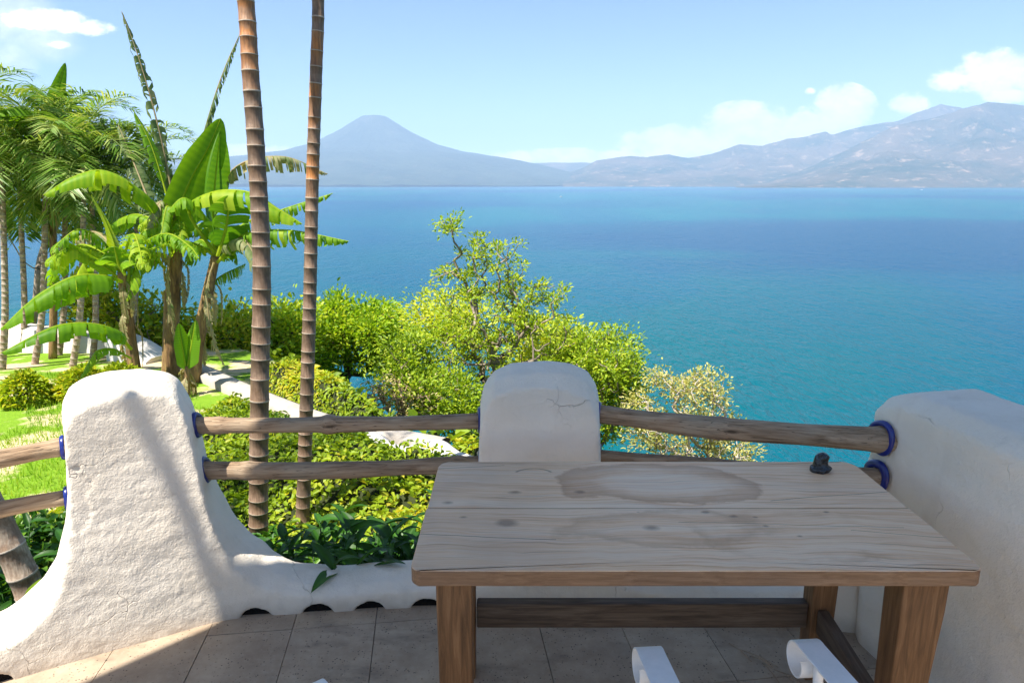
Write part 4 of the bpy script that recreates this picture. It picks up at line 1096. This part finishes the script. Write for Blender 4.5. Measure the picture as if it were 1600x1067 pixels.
for q, (e_, bu, bv, yy) in enumerate([(eA, 276, 382, BY)] * 9 + [(eB, 337, 402, BY - .3)] * 6 + [(eC, 190, 428, BY - .6)] * 8):
    rr_ = random.Random(500 + q); ln = rr_.uniform(55, 105); an_ = rr_.uniform(-.5, 3.6); sx_ = math.cos(an_); up_ = rr_.uniform(15, 70); fall_ = rr_.uniform(10, 80)
    ptsq = [(bu, bv), (bu + sx_ * ln * .3, bv - up_ * .7), (bu + sx_ * ln * .7, bv - up_), (bu + sx_ * ln * 1.05, bv - up_ + fall_ * .5), (bu + sx_ * ln * 1.2, bv - up_ + fall_)]
    old_ = q % 4 == 3
    add_leaf(e_, ptsq, yy, rr_.uniform(-.9, .9), rr_.uniform(.30, .46), seed=300 + q, droop=rr_.uniform(.7, 1.2), tear=rr_.uniform(.4, .9), tone=rr_.uniform(.3, .85), ragged=rr_.random() < .6, old=old_)
# young shoot with two upright leaves
eD = empty('banana_shoot', gpt(292, 600, BY - 1.0), 'young banana shoot with two small upright leaves in front of the stems', 'banana plant')
stem_part(eD, [gpt(292, 602, BY - 1.0), at(292, 585, BY - 1.0), at(291, 572, BY - 1.0)], .03, .02)
add_leaf(eD, [(291, 580), (286, 550), (279, 505)], BY - 1.0, 0, .26, seed=19, droop=.1, tear=.0, tone=.25, roll=.4, w0=.05)
add_leaf(eD, [(292, 580), (298, 545), (306, 500)], BY - 1.0, .1, .24, seed=20, droop=.1, tear=.0, tone=.4, roll=-.6, w0=.05)
# sword leaf at upper left
eE = empty('banana_plant', gpt(90, 600, 10.4), 'banana plant hidden in the slender palms, one upright sword leaf showing at their top', 'banana plant', 'banana plants beyond the big pillar')
stem_part(eE, [gpt(88, 600, 10.4), at(84, 420, 10.4), at(80, 300, 10.4), at(80, 250, 10.4)], .06, .03)
add_leaf(eE, [(80, 250), (78, 200), (88, 150), (102, 98)], 10.4, 0, .26, seed=27, droop=.1, tear=.0, tone=.3, roll=.9, w0=.1)
add_leaf(eE, [(80, 250), (52, 190), (20, 170), (-30, 185)], 10.3, -1.2, .5, seed=28, droop=.6, tear=.2, tone=.4)

# ------------------------------------------------------------------ trees
def tree(label, base, blobs, trunk_top, n_tips, leaf_mat, bark_mat, r_tip, leaf_n, leaf_len, spread, name='broadleaf_tree', group=None, tone=(.5, .2), cat='tree', seed=0, bare=0.0, twig=.25, bundle=True, wl=.5, curve=.18):
    """blobs: (centre, radii, weight) ellipsoids that the twigs fill; twigs joined back to the trunk"""
    rnd = np.random.default_rng(seed); base = np.array(base, float)
    e = empty(name, tuple(base), label, cat, group)
    wts = np.array([b[2] for b in blobs], float); wts /= wts.sum(); tips = []
    for _ in range(n_tips):
        c, r, _w = blobs[rnd.choice(len(blobs), p=wts)]; d = rnd.normal(size=3); d /= np.linalg.norm(d)
        rad = rnd.uniform(.25, 1) ** .5 * rnd.uniform(.8, 1.22)
        tips.append(np.array(c) + d * np.array(r) * rad)
    tips = np.array(tips); tt_ = np.array(trunk_top, float)
    trunk = smooth_path([base, (base * .5 + tt_ * .5) + rnd.normal(0, .08, 3), tt_], 8)
    nodes = [p for p in trunk]; parent = [-1] + list(range(7)); dist = list(np.cumsum([0] + [np.linalg.norm(trunk[i + 1] - trunk[i]) for i in range(7)]))
    order = np.argsort(np.linalg.norm(tips - tt_, axis=1)); chains = []
    N = np.array(nodes)
    for k in order:
        p = tips[k]; N = np.array(nodes); dd = np.linalg.norm(N - p, axis=1) + .28 * np.array(dist)
        dd[:5] += .6
        a = int(np.argmin(dd)); q = N[a]; L = np.linalg.norm(p - q); m = max(2, int(L / .16))
        bend = rnd.normal(0, curve, 3) * L * .6 + np.array([0, 0, -.06]) * L
        ch_ = [a]; prev = a
        for j in range(1, m + 1):
            f = j / m; pt = q + (p - q) * f + bend * math.sin(f * PI) + rnd.normal(0, .012, 3)
            nodes.append(pt); parent.append(prev); dist.append(dist[prev] + L / m); prev = len(nodes) - 1; ch_.append(prev)
        chains.append(ch_)
    cnt = np.zeros(len(nodes))
    for ch_ in chains: cnt[ch_[-1]] += 1
    for i in range(len(nodes) - 1, 0, -1): cnt[parent[i]] += cnt[i]
    rad = r_tip * np.maximum(cnt, 1) ** .47
    N = np.array(nodes); mt = MB()
    tube(mt, N[:8] - base, rad[:8], 9)
    for ch_ in chains:
        rr = rad[ch_].copy(); rr[0] = min(rr[0], rr[1] * 1.3)
        tube(mt, N[ch_] - base, rr, 6 if rr[1] > r_tip * 2.5 else 4, 0, False)
    mt.obj('trunk', bark_mat, e)
    if leaf_n:
        P = []; D = []; ml = MB()
        for ci, ch_ in enumerate(chains):
            if rnd.random() < bare: continue
            tip = N[ch_[-1]]; dr = N[ch_[-1]] - N[ch_[-2]]; dr /= np.linalg.norm(dr) + 1e-9
            nl = int(leaf_n * rnd.uniform(.6, 1.3))
            off = rnd.normal(0, spread, (nl, 3)) * np.array([1, 1, .75]); P.append(tip + off)
            dd = off / (np.linalg.norm(off, axis=1)[:, None] + 1e-6) + dr * .5 + rnd.normal(0, .4, (nl, 3)) + np.array([0, 0, .25]); D.append(dd)
        P = np.vstack(P) - base; D = np.vstack(D); n = len(P)
        NN = rand_dirs(n) * .6 + np.array([0, 0, 1.0])
        leaves(ml, P, D, NN, leaf_len * rnd.uniform(.6, 1.25, n), leaf_len * wl * rnd.uniform(.7, 1.2, n), np.clip(rnd.normal(tone[0], tone[1], n), 0, 1), .2, .15)
        ml.obj('crown', leaf_mat, e)
    return e
def B(u, v, y, ru, rv, rd, wgt):
    """ellipsoid seen at a pixel at distance y, radii from pixels"""
    c = at(u, v, y); s = y / FPX
    return (c, (ru * s, rd, rv * s), wgt)
def slope_pt(x, y): return (x, y, float(ground(np.array([x]), np.array([y]))[0]) - .1)

# sparse tree right behind the middle pillar
Y1 = 11.5
b1 = at(778, 640, Y1)
tree('sparse grey branched tree with leaf tufts, tallest one behind the middle pillar', (b1[0] + .1, Y1, b1[2] - 3.2),
     [B(770, 500, Y1, 100, 55, 1.1, 5), B(690, 540, Y1, 60, 50, .9, 2.5), B(850, 520, Y1, 55, 50, .9, 2.5), B(780, 430, Y1, 48, 45, .5, 1.2), B(735, 410, Y1, 30, 50, .3, .7), B(702, 355, Y1, 14, 22, .15, .32), B(795, 390, Y1, 20, 18, .3, .3), B(755, 385, Y1, 14, 14, .2, .2), B(690, 440, Y1, 34, 30, .4, .5), B(850, 460, Y1, 40, 24, .4, .5), B(745, 585, Y1, 110, 35, 1.0, 2.5)],
     at(776, 570, Y1), 330, M_TREE_Y, M_BARK_GREY, .0075, 40, .075, .062, seed=1, tone=(.55, .28), bare=.25, curve=.22)
# dense round green tree
Y2 = 14.0; b2_ = at(548, 650, Y2)
tree('dense round green tree with a dark forked trunk, left of the sparse tree', (b2_[0], Y2, b2_[2] - 3.0),
     [B(590, 510, Y2, 50, 34, .9, 3), B(530, 515, Y2, 34, 34, .8, 2.4), B(505, 560, Y2, 22, 26, .6, 1.2), B(620, 540, Y2, 30, 26, .7, 1.5), B(575, 560, Y2, 45, 18, .6, 1), B(525, 480, Y2, 12, 14, .3, .5)],
     at(538, 590, Y2), 210, M_TREE_G, M_BARK_DARK, .009, 66, .11, .15, seed=2, tone=(.65, .25))
# round green tree between the two palm trunks and left
Y3 = 13.0; b3 = at(440, 640, Y3)
tree('bushy green tree crown showing between the two ringed palm trunks', (b3[0], Y3, b3[2] - 2.5),
     [B(445, 520, Y3, 32, 42, .9, 3), B(425, 560, Y3, 40, 30, .9, 2), B(470, 560, Y3, 34, 30, .7, 1.6), B(390, 540, Y3, 40, 40, .9, 2)],
     at(440, 600, Y3), 150, M_TREE_G, M_BARK_DARK, .009, 60, .13, .2, seed=3, tone=(.8, .25))
Y4 = 12.0; b4 = at(360, 640, Y4)
tree('green bush tree just left of the thick palm trunk, below the banana leaves', (b4[0], Y4, b4[2] - 1.5),
     [B(360, 540, Y4, 40, 48, .9, 3), B(335, 580, Y4, 36, 30, .8, 2), B(395, 590, Y4, 36, 30, .8, 2)],
     at(360, 610, Y4), 120, M_HEDGE, M_BARK_DARK, .009, 60, .12, .2, seed=4, tone=(.7, .28))
# green-yellow tree to the right of the middle pillar
Y5 = 11.0; b5 = at(930, 760, Y5)
tree('yellow green tree crown rising from the slope just right of the middle pillar', (b5[0], Y5, b5[2] - 1.5),
     [B(940, 560, Y5, 58, 45, .9, 3.2), B(900, 600, Y5, 60, 50, .9, 3), B(975, 590, Y5, 36, 34, .7, 1.4), B(950, 650, Y5, 50, 40, .7, 1.6)],
     at(925, 660, Y5), 260, M_TREE_Y, M_BARK_GREY, .0065, 58, .075, .10, seed=5, tone=(.45, .28), bare=.03)
# pale dry tree lower right
Y6 = 9.5; b6 = at(1185, 800, Y6)
tree('pale dry tree with whitish branches against the blue water', (b6[0], Y6, b6[2] - 1.0),
     [B(1090, 630, Y6, 52, 34, .7, 2.6), B(1140, 690, Y6, 46, 30, .7, 2.2), B(1040, 680, Y6, 60, 36, .7, 2.4), B(1050, 598, Y6, 34, 18, .4, 1.1), B(1105, 592, Y6, 26, 12, .3, .7), B(1000, 655, Y6, 36, 44, .6, 1.5), B(1130, 720, Y6, 56, 16, .5, 1.2)],
     at(1110, 715, Y6), 330, M_TREE_P, M_BARK_PALE, .0052, 30, .06, .07, seed=6, tone=(.45, .3), bare=.3, curve=.25)
# low growth left of the middle pillar, partly dry
Y7 = 10.2; b7 = at(670, 700, Y7)
tree('low bright green tree below the sparse tree, left of the middle pillar', (b7[0], Y7, b7[2] - 1.6),
     [B(690, 620, Y7, 60, 36, .8, 3), B(640, 600, Y7, 50, 36, .8, 1.6), B(735, 655, Y7, 36, 30, .6, 1.6), B(640, 560, Y7 + .6, 40, 40, .8, 2)],
     at(680, 668, Y7), 200, M_TREE_Y, M_BARK_GREY, .006, 56, .08, .11, seed=7, tone=(.35, .28), bare=.05)
Y8 = 9.6; b8 = at(600, 660, Y8)
tree('dry brown twiggy bush with hardly a leaf below the round green tree', (b8[0], Y8, b8[2] - .5),
     [B(610, 610, Y8, 44, 26, .5, 2), B(650, 630, Y8, 40, 26, .5, 2), B(570, 630, Y8, 36, 20, .5, 1)],
     at(615, 655, Y8), 330, M_TREE_P, M_TWIG, .0042, 6, .05, .09, seed=8, tone=(.6, .3), bare=.5, curve=.3, name='dry_bush', cat='bush')
# behind the banana plants, low
Y9 = 11.5; b9 = at(230, 600, Y9)
tree('leafy green shrub filling the gap between the banana stems', (b9[0], Y9, float(ground(np.array([b9[0]]), np.array([Y9]))[0])),
     [B(170, 500, Y9, 50, 46, .7, 2), B(235, 520, Y9, 46, 52, .7, 2.4), B(140, 470, Y9, 30, 30, .5, 1), B(300, 540, Y9, 30, 46, .6, 1.2)],
     at(215, 560, Y9), 130, M_HEDGE, M_BARK_GREY, .009, 44, .12, .17, seed=9, tone=(.6, .25), name='leafy_shrub', cat='shrub')
Y10 = 11.8; b10 = at(60, 600, Y10)
tree('dark leafy tree behind the slender palms at the left edge', (b10[0], Y10, float(ground(np.array([b10[0]]), np.array([Y10]))[0])),
     [B(40, 260, Y10, 80, 70, .9, 3), B(130, 290, Y10, 50, 60, .8, 2), B(90, 340, Y10, 70, 40, .8, 1.6), B(-60, 260, Y10, 60, 110, .9, 2)],
     at(60, 420, Y10), 110, M_TREE_G, M_BARK_GREY, .006, 30, .12, .2, seed=10, tone=(.45, .25))
# lakeside growth lower on the slope, mostly hidden
Y11 = 13.0; b11 = at(860, 700, Y11)
tree('yellow green tree lower on the slope, seen through the sparse tree', (b11[0], Y11, b11[2] - 3),
     [B(860, 560, Y11, 70, 60, 1.0, 3), B(820, 610, Y11, 70, 40, 1.0, 2), B(700, 500, Y11, 60, 36, .9, 2)],
     at(850, 640, Y11), 230, M_TREE_Y, M_BARK_GREY, .007, 50, .10, .17, seed=11, tone=(.85, .15), bare=.05)

# ------------------------------------------------------------------ garden: ground cover, hedges, walls, path
PATH = np.array([at(300, 583, 9.3)[:2], at(345, 598, 8.4)[:2], at(430, 625, 7.4)[:2], at(510, 650, 6.75)[:2], at(600, 672, 6.3)[:2], at(690, 694, 5.9)[:2]])
def dist_path(x, y):
    best = np.full(x.shape, 1e9)
    for i in range(len(PATH) - 1):
        a = PATH[i]; b = PATH[i + 1]; d = b - a; L = np.linalg.norm(d); d = d / L
        t = np.clip((x - a[0]) * d[0] + (y - a[1]) * d[1], 0, L)
        best = np.minimum(best, np.hypot(x - a[0] - d[0] * t, y - a[1] - d[1] * t))
    return best
W1 = [at(560, 664, 6.1), at(582, 672, 5.9), at(612, 690, 5.55), at(640, 697, 5.4), at(672, 690, 5.55), at(705, 700, 5.35), at(745, 716, 5.1), at(800, 730, 4.9), at(870, 750, 4.7)]
def dist_w1(x, y):
    best = np.full(x.shape, 1e9)
    for i in range(len(W1) - 1):
        a = np.array(W1[i][:2]); b = np.array(W1[i + 1][:2]); d = b - a; L = np.linalg.norm(d); d = d / L
        t = np.clip((x - a[0]) * d[0] + (y - a[1]) * d[1], 0, L)
        best = np.minimum(best, np.hypot(x - a[0] - d[0] * t, y - a[1] - d[1] * t))
    return best
def cover_h(x, y):
    """height of the clipped ground cover above the soil"""
    n = fbm(p3(x * 1.5, y * 1.5), 3, 31); n2 = fbm(p3(x * 5, y * 5), 2, 37)
    h = .10 + .36 * n + .22 * (n2 - .5)
    h = h * np.clip((x + 3.4 - .35 * (y - 4) * -1 * .0) / .4 + .0, 0, 1)
    h = h * np.clip((dist_path(x, y) - .20) / .22, 0, 1)
    h = h * np.clip((y - 2.75) / .5, 0, 1)
    h = h * np.clip((dist_w1(x, y) - .09) / .05, 0, 1)
    h = h * (.42 + .58 * np.clip((y - 3.7) / .9, 0, 1))
    near_trunk = np.clip((4.9 - y) / .7, 0, 1) * np.clip((.5 - np.abs(x + 1.42 + (4.3 - y) * -.33)) / .35, 0, 1)
    h = h * (1 - .6 * near_trunk)
    return h
# under-canopy surface
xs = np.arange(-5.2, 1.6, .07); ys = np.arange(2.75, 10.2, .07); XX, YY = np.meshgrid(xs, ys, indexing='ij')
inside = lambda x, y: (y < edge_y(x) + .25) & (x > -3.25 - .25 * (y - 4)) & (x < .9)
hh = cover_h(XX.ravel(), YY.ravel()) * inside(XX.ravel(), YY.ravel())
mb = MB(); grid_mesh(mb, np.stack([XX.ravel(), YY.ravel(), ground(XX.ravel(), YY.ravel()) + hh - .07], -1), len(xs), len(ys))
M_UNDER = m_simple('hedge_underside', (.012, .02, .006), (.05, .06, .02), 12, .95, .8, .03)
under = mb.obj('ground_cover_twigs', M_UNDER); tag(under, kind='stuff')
n = 95000
x = RNG.uniform(-5.2, 1.2, n); y = 2.8 + RNG.uniform(0, 1, n) ** .8 * 7.2
k_ = inside(x, y) & (cover_h(x, y) > .05) & (RNG.random(n) < 1.1); x = x[k_]; y = y[k_]; n = len(x)
h = cover_h(x, y); eps = .06
gxn = (cover_h(x + eps, y) - h) / eps; gyn = (cover_h(x, y + eps) - h) / eps
NN = np.stack([-gxn, -gyn, np.ones(n)], -1); NN /= np.linalg.norm(NN, axis=1)[:, None]
z = ground(x, y) + h - RNG.uniform(0, .09, n) + .02 - RNG.uniform(0, .05, n) * np.hypot(gxn, gyn)
clump = fbm(p3(x * .9, y * .9), 3, 51); tn = np.clip(clump * 1.2 - .14 + RNG.normal(0, .2, n), 0, 1)
D = rand_dirs(n); D = D - NN * (D * NN).sum(1)[:, None] + NN * RNG.uniform(.1, .8, (n, 1))
mb = MB(); leaves(mb, np.stack([x, y, z], -1), D, NN + rand_dirs(n) * .35, RNG.uniform(.04, .075, n), RNG.uniform(.022, .038, n), tn)
gc = mb.obj('ground_cover', M_HEDGE); tag(gc, kind='stuff')
# slope scrub below the edge: coarse
n = 26000
x = RNG.uniform(-14, 9, n); y = edge_y(x) + .3 + RNG.exponential(7, n)
keep = (y < 60); x = x[keep]; y = y[keep]; n = len(x)
z = ground(x, y) + RNG.uniform(0, .5, n)
mb = MB(); leaves(mb, np.stack([x, y, z], -1), rand_dirs(n) + [0, 0, .5], rand_dirs(n) + [0, 0, 1.2], RNG.uniform(.10, .25, n), RNG.uniform(.06, .14, n), np.clip(RNG.normal(.5, .25, n), 0, 1))
tag(mb.obj('slope_scrub', M_HEDGE), kind='stuff')

# path of pale concrete
def ribbon(pts, wl, wr, z0, th, name, mat, n=60, lump=0.0, parent=None):
    P = smooth_path(np.c_[np.array(pts)[:, :2], np.zeros(len(pts))], n); T = np.gradient(P, axis=0); T /= np.linalg.norm(T, axis=1)[:, None]
    S = np.stack([-T[:, 1], T[:, 0]], -1); V = []; 
    zz = np.interp(np.linspace(0, 1, n), np.linspace(0, 1, len(z0)), z0)
    lu = (fbm(p3(np.linspace(0, 9, n), 2), 3, 8) - .5) * lump
    for i in range(n):
        a = P[i, :2] + S[i] * (wl + lu[i]); b = P[i, :2] - S[i] * (wr - lu[i]); z = zz[i] + lu[i] * .6
        m_ = (a * .75 + b * .25); m2 = (a * .25 + b * .75)
        V += [[*a, z - th], [*a, z - .03], [*m_, z], [*m2, z], [*b, z - .03], [*b, z - th]]
    i = np.arange(n * 6).reshape(n, 6); nx = np.roll(i, -1, 1); m = MB()
    m.add(V, np.stack([i[:-1], i[1:], nx[1:], nx[:-1]], -1).reshape(-1, 4), [[0, 2, 1], [0, 3, 2], [0, 4, 3], [0, 5, 4]])
    return m.obj(name, mat, parent)
zs = [float(ground(np.array([p[0]]), np.array([p[1]]))[0]) + .13 for p in PATH]
o = ribbon(PATH, .13, .13, zs, .3, 'garden_path', M_PATH); tag(o, kind='structure')
# wavy white wall top winding through the ground cover
o = ribbon(W1, .09, .10, [p[2] for p in W1], .9, 'garden_wall', M_GARDENWALL, 80, .10); tag(o, 'low white wavy topped garden wall winding through the green ground cover', 'wall')
# long white wall behind the slender palms
def wall(pts, zt, th, h, label):
    n = 70; P = smooth_path([(*p[:2], zz_) for p, zz_ in zip(pts, zt)], n); T = np.gradient(P, axis=0)[:, :2]; T /= np.linalg.norm(T, axis=1)[:, None]; S = np.stack([-T[:, 1], T[:, 0]], -1); V = []
    for i in range(n):
        a = P[i, :2] + S[i] * th / 2; b = P[i, :2] - S[i] * th / 2; c = P[i, :2]; z = P[i, 2]
        V += [[*a, z - h], [*a, z - .05], [*(c + S[i] * th * .3), z], [*(c - S[i] * th * .3), z], [*b, z - .05], [*b, z - h]]
    i = np.arange(n * 6).reshape(n, 6); nx = np.roll(i, -1, 1); m = MB()
    m.add(V, np.stack([i[:-1], i[1:], nx[1:], nx[:-1]], -1).reshape(-1, 4), [[0, 2, 1], [0, 3, 2], [0, 4, 3], [0, 5, 4]] + [[n * 6 - 6, n * 6 - 6 + a, n * 6 - 6 + a + 1] for a in range(1, 5)])
    o = m.obj('garden_wall', M_GARDENWALL); tag(o, label, 'wall')
wp = [at(-260, 490, 10.9), at(-60, 500, 10.9), at(90, 512, 10.9), at(185, 528, 10.9)]
wall(wp, [p[2] for p in wp], .3, 1.7, 'long white plastered garden wall standing behind the slender palm trunks')
wp = [at(186, 520, 10.4), at(215, 534, 10.2), at(250, 556, 10.0)]
wall(wp, [p[2] for p in wp], .5, 1.2, 'short sloping white wall end between the banana stems')

# rounded shrubs on the lawn
def shrub(label, u, v, y, rx, rz, mat, n, ll, tone, seed, group=None):
    rnd = np.random.default_rng(seed); c = at(u, v, y); g = float(ground(np.array([c[0]]), np.array([y]))[0])
    e = empty('round_shrub', (c[0], y, g), label, 'shrub', group)
    m = MB()
    for k in range(9):
        a = rnd.uniform(0, 2 * PI); q = rnd.uniform(.4, .9)
        tube(m, [(0, 0, -.03), (rx * .4 * q * math.cos(a), rx * .4 * q * math.sin(a), rz * .7), (rx * q * math.cos(a), rx * q * math.sin(a), rz * 1.3 * q)], [.014, .009, .004], 5, 0, False)
    m.obj('stem', M_BARK_DARK, e)
    d = rnd.normal(size=(n, 3)); d /= np.linalg.norm(d, axis=1)[:, None]; d[:, 2] = np.abs(d[:, 2])
    lump = .78 + .4 * fbm(d * 2.5 + seed, 3, seed); rr = rnd.uniform(.55, 1, n) ** .4 * lump
    P = d * rr[:, None] * np.array([rx, rx, rz * 1.5]) + np.array([0, 0, .03])
    m = MB(); leaves(m, P, d + rnd.normal(0, .5, (n, 3)), rand_dirs(n) * .5 + [0, 0, 1], rnd.uniform(.7, 1.3, n) * ll, rnd.uniform(.4, .6, n) * ll, np.clip(rnd.normal(tone, .22, n), 0, 1))
    m.obj('foliage', mat, e)
shrub('small round yellow green shrub on the lawn near the left edge', 42, 630, 7.5, .26, .24, M_HEDGE, 1500, .065, .6, 1, 'shrubs on the lawn')
shrub('round yellow green shrub between the lawn shrub and the big pillar', 130, 605, 7.8, .30, .24, M_HEDGE, 1700, .065, .65, 2, 'shrubs on the lawn')
shrub('yellow green shrub at the foot of the banana stems', 190, 590, 8.1, .30, .22, M_HEDGE, 1500, .065, .55, 3, 'shrubs on the lawn')

# lawn blades
n = 60000
x = RNG.uniform(-9, -2.5, n); y = RNG.uniform(3.2, 9.2, n)
bn = fbm(p3(x * .9, y * .9), 4, 61); keep = (bn > .44) & (x < -2.7 - .0 * y); x = x[keep]; y = y[keep]; n = len(x)
mb = MB(); P = np.stack([x, y, ground(x, y)], -1); d = rand_dirs(n) * .5 + [0, 0, 1]
S = rand_dirs(n); S[:, 2] = 0; L = RNG.uniform(.03, .07, n)[:, None]
V = np.stack([P + S * .005, P - S * .005, P + d * L], 1).reshape(-1, 3)
mb.add(V, None, np.arange(n * 3).reshape(-1, 3), np.repeat(np.clip(bn[keep] * 1.6 - .4 + RNG.normal(0, .2, n), 0, 1), 3))
tag(mb.obj('lawn_grass', M_GRASS), kind='stuff')

# ------------------------------------------------------------------ leafy plants close behind the parapet
def leaf_mesh(L, W, seed, droop):
    rnd = random.Random(seed); m = MB(); n = 9; c = 5; V = []
    for i in range(n):
        t = i / (n - 1); w = W * math.sin(PI * min(1, t * .95 + .05) ** .8) ** .8 * .5 + (.002 if t < .1 else 0)
        xx = L * t; zc = L * (.25 * t - droop * t * t)
        for j in range(c):
            f = j / (c - 1) * 2 - 1
            V.append([xx, f * w, zc + abs(f) * w * .45 + .02 * W * math.sin(i * 2.1 + j)])
    a = np.arange(n * c).reshape(n, c); tv = [.55 if (k % c) == 2 else .3 for k in range(n * c)]
    m.add(V, np.stack([a[:-1, :-1], a[1:, :-1], a[1:, 1:], a[:-1, 1:]], -1).reshape(-1, 4), None, np.array(tv) + rnd.uniform(-.2, .25))
    return m.mesh('leaf', M_DARK)
LEAFS = [leaf_mesh(.13, .042, i, .25 + .12 * (i % 4)) for i in range(8)]
LEAFS_B = []
for i in range(4):
    me_ = LEAFS[i].copy(); me_.materials[0] = M_HEDGE; LEAFS_B.append(me_)
def leafy(label, x, y, h, nst, nleaf, scale, seed, pool=LEAFS, tilt=.5, group='dark leafy plants behind the ledge', top=None):
    rnd = random.Random(seed); g = float(ground(np.array([x]), np.array([y]))[0])
    e = empty('leafy_plant', (x, y, g), label, 'plant', group)
    for s in range(nst):
        a = rnd.uniform(0, 2 * PI); r = rnd.uniform(.05, .22); tipp = np.array([r * math.cos(a), r * math.sin(a), (h - g) * rnd.uniform(.82, 1.0)])
        if top is not None and s == 0: tipp = np.array([top[0] - x, top[1] - y, top[2] - g])
        P = smooth_path([(0, 0, 0), tipp * .5 + [0, 0, .04], tipp], 10); m = MB(); tube(m, P, np.linspace(.006, .003, 10), 6, .6); m.obj('stem', M_DARK, e)
        for k in range(nleaf):
            f = 1 - (k / nleaf) ** 1.4 * .45; q = P[0] * 0 + np.array([np.interp(f * 9, range(10), P[:, c]) for c in range(3)])
            o = link('leaf', rnd.choice(pool), e); o.location = q
            o.rotation_euler = (rnd.uniform(-.4, .4), -tilt * (1 - k / nleaf * 1.5) + rnd.uniform(-.3, .3), k * 2.4 + rnd.uniform(-.4, .4))
            sc = scale * rnd.uniform(.7, 1.25); o.scale = (sc, sc * rnd.uniform(.85, 1.2), sc)
    return e
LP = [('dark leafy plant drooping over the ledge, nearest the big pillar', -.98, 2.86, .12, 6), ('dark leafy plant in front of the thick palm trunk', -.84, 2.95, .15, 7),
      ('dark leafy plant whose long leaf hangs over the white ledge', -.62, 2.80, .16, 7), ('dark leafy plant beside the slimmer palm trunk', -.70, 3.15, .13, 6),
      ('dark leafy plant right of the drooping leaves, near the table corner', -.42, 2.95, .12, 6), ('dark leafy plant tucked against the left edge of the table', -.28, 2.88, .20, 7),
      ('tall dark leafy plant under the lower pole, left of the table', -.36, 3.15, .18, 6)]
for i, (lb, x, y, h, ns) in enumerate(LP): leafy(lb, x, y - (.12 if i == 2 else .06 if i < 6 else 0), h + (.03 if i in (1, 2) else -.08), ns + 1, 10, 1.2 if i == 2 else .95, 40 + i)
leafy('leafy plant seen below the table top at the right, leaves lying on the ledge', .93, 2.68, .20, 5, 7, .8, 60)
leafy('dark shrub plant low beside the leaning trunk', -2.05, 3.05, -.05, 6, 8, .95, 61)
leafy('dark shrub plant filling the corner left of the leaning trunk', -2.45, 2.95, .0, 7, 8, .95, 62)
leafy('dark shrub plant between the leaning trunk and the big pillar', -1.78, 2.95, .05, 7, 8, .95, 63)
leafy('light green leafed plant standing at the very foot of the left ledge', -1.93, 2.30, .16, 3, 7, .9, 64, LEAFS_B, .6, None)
# mid-dark shrub mass between trunks and table, small-leaved
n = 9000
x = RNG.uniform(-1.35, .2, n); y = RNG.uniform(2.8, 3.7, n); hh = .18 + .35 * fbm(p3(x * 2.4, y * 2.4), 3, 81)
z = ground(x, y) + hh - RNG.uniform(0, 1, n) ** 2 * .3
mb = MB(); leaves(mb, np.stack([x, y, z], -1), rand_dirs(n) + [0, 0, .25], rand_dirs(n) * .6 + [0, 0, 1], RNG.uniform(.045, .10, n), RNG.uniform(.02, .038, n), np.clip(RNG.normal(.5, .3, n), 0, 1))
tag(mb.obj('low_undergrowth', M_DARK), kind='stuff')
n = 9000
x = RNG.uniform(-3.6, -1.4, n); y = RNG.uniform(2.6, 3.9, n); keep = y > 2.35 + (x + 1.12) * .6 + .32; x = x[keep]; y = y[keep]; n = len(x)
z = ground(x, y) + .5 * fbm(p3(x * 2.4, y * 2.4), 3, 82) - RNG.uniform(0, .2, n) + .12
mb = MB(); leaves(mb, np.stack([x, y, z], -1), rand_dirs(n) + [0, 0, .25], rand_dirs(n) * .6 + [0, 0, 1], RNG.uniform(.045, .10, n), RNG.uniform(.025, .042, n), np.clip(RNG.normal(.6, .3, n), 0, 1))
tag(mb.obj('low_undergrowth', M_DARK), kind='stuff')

# dry stalk by the right leg and a few fallen straws
m = MB(); tube(m, smooth_path([at(1300, 948, 2.36), at(1330, 958, 2.30), at(1362, 969, 2.25), at(1366, 964, 2.25)], 20), .0022, 6)
tag(m.obj('dry_twig', M_BARK_DARK), 'thin dark twig poking out behind the right rear table leg', 'twig')
for i in range(6):
    p = np.array(at(1205 + i * 4, 985 + i * 7, 2.15)); a = random.uniform(-.5, .2) - .9
    x0, y0 = .80 + .028 * i, 2.20 - .035 * i; L = random.uniform(.08, .15)
    m = MB(); tube(m, [(x0, y0, .004), (x0 + math.cos(a) * L * .5, y0 + math.sin(a) * L * .5, .012), (x0 + math.cos(a) * L, y0 + math.sin(a) * L, .004)], .0016, 5)
    tag(m.obj('straw', M_TWIG), ['dry straw nearest the rear right drain hole under the table', 'second dry straw out from the drain hole under the table', 'dry straw in the middle of the litter under the table, farther from the wall', 'dry straw in the middle of the litter under the table, nearer the chair', 'dry straw next to last from the drain hole, close to the curled chair arm', 'dry straw farthest from the drain hole, close to the curled chair arm'][i], 'straw', 'dry straws on the tiles under the table')
print('tris ok')
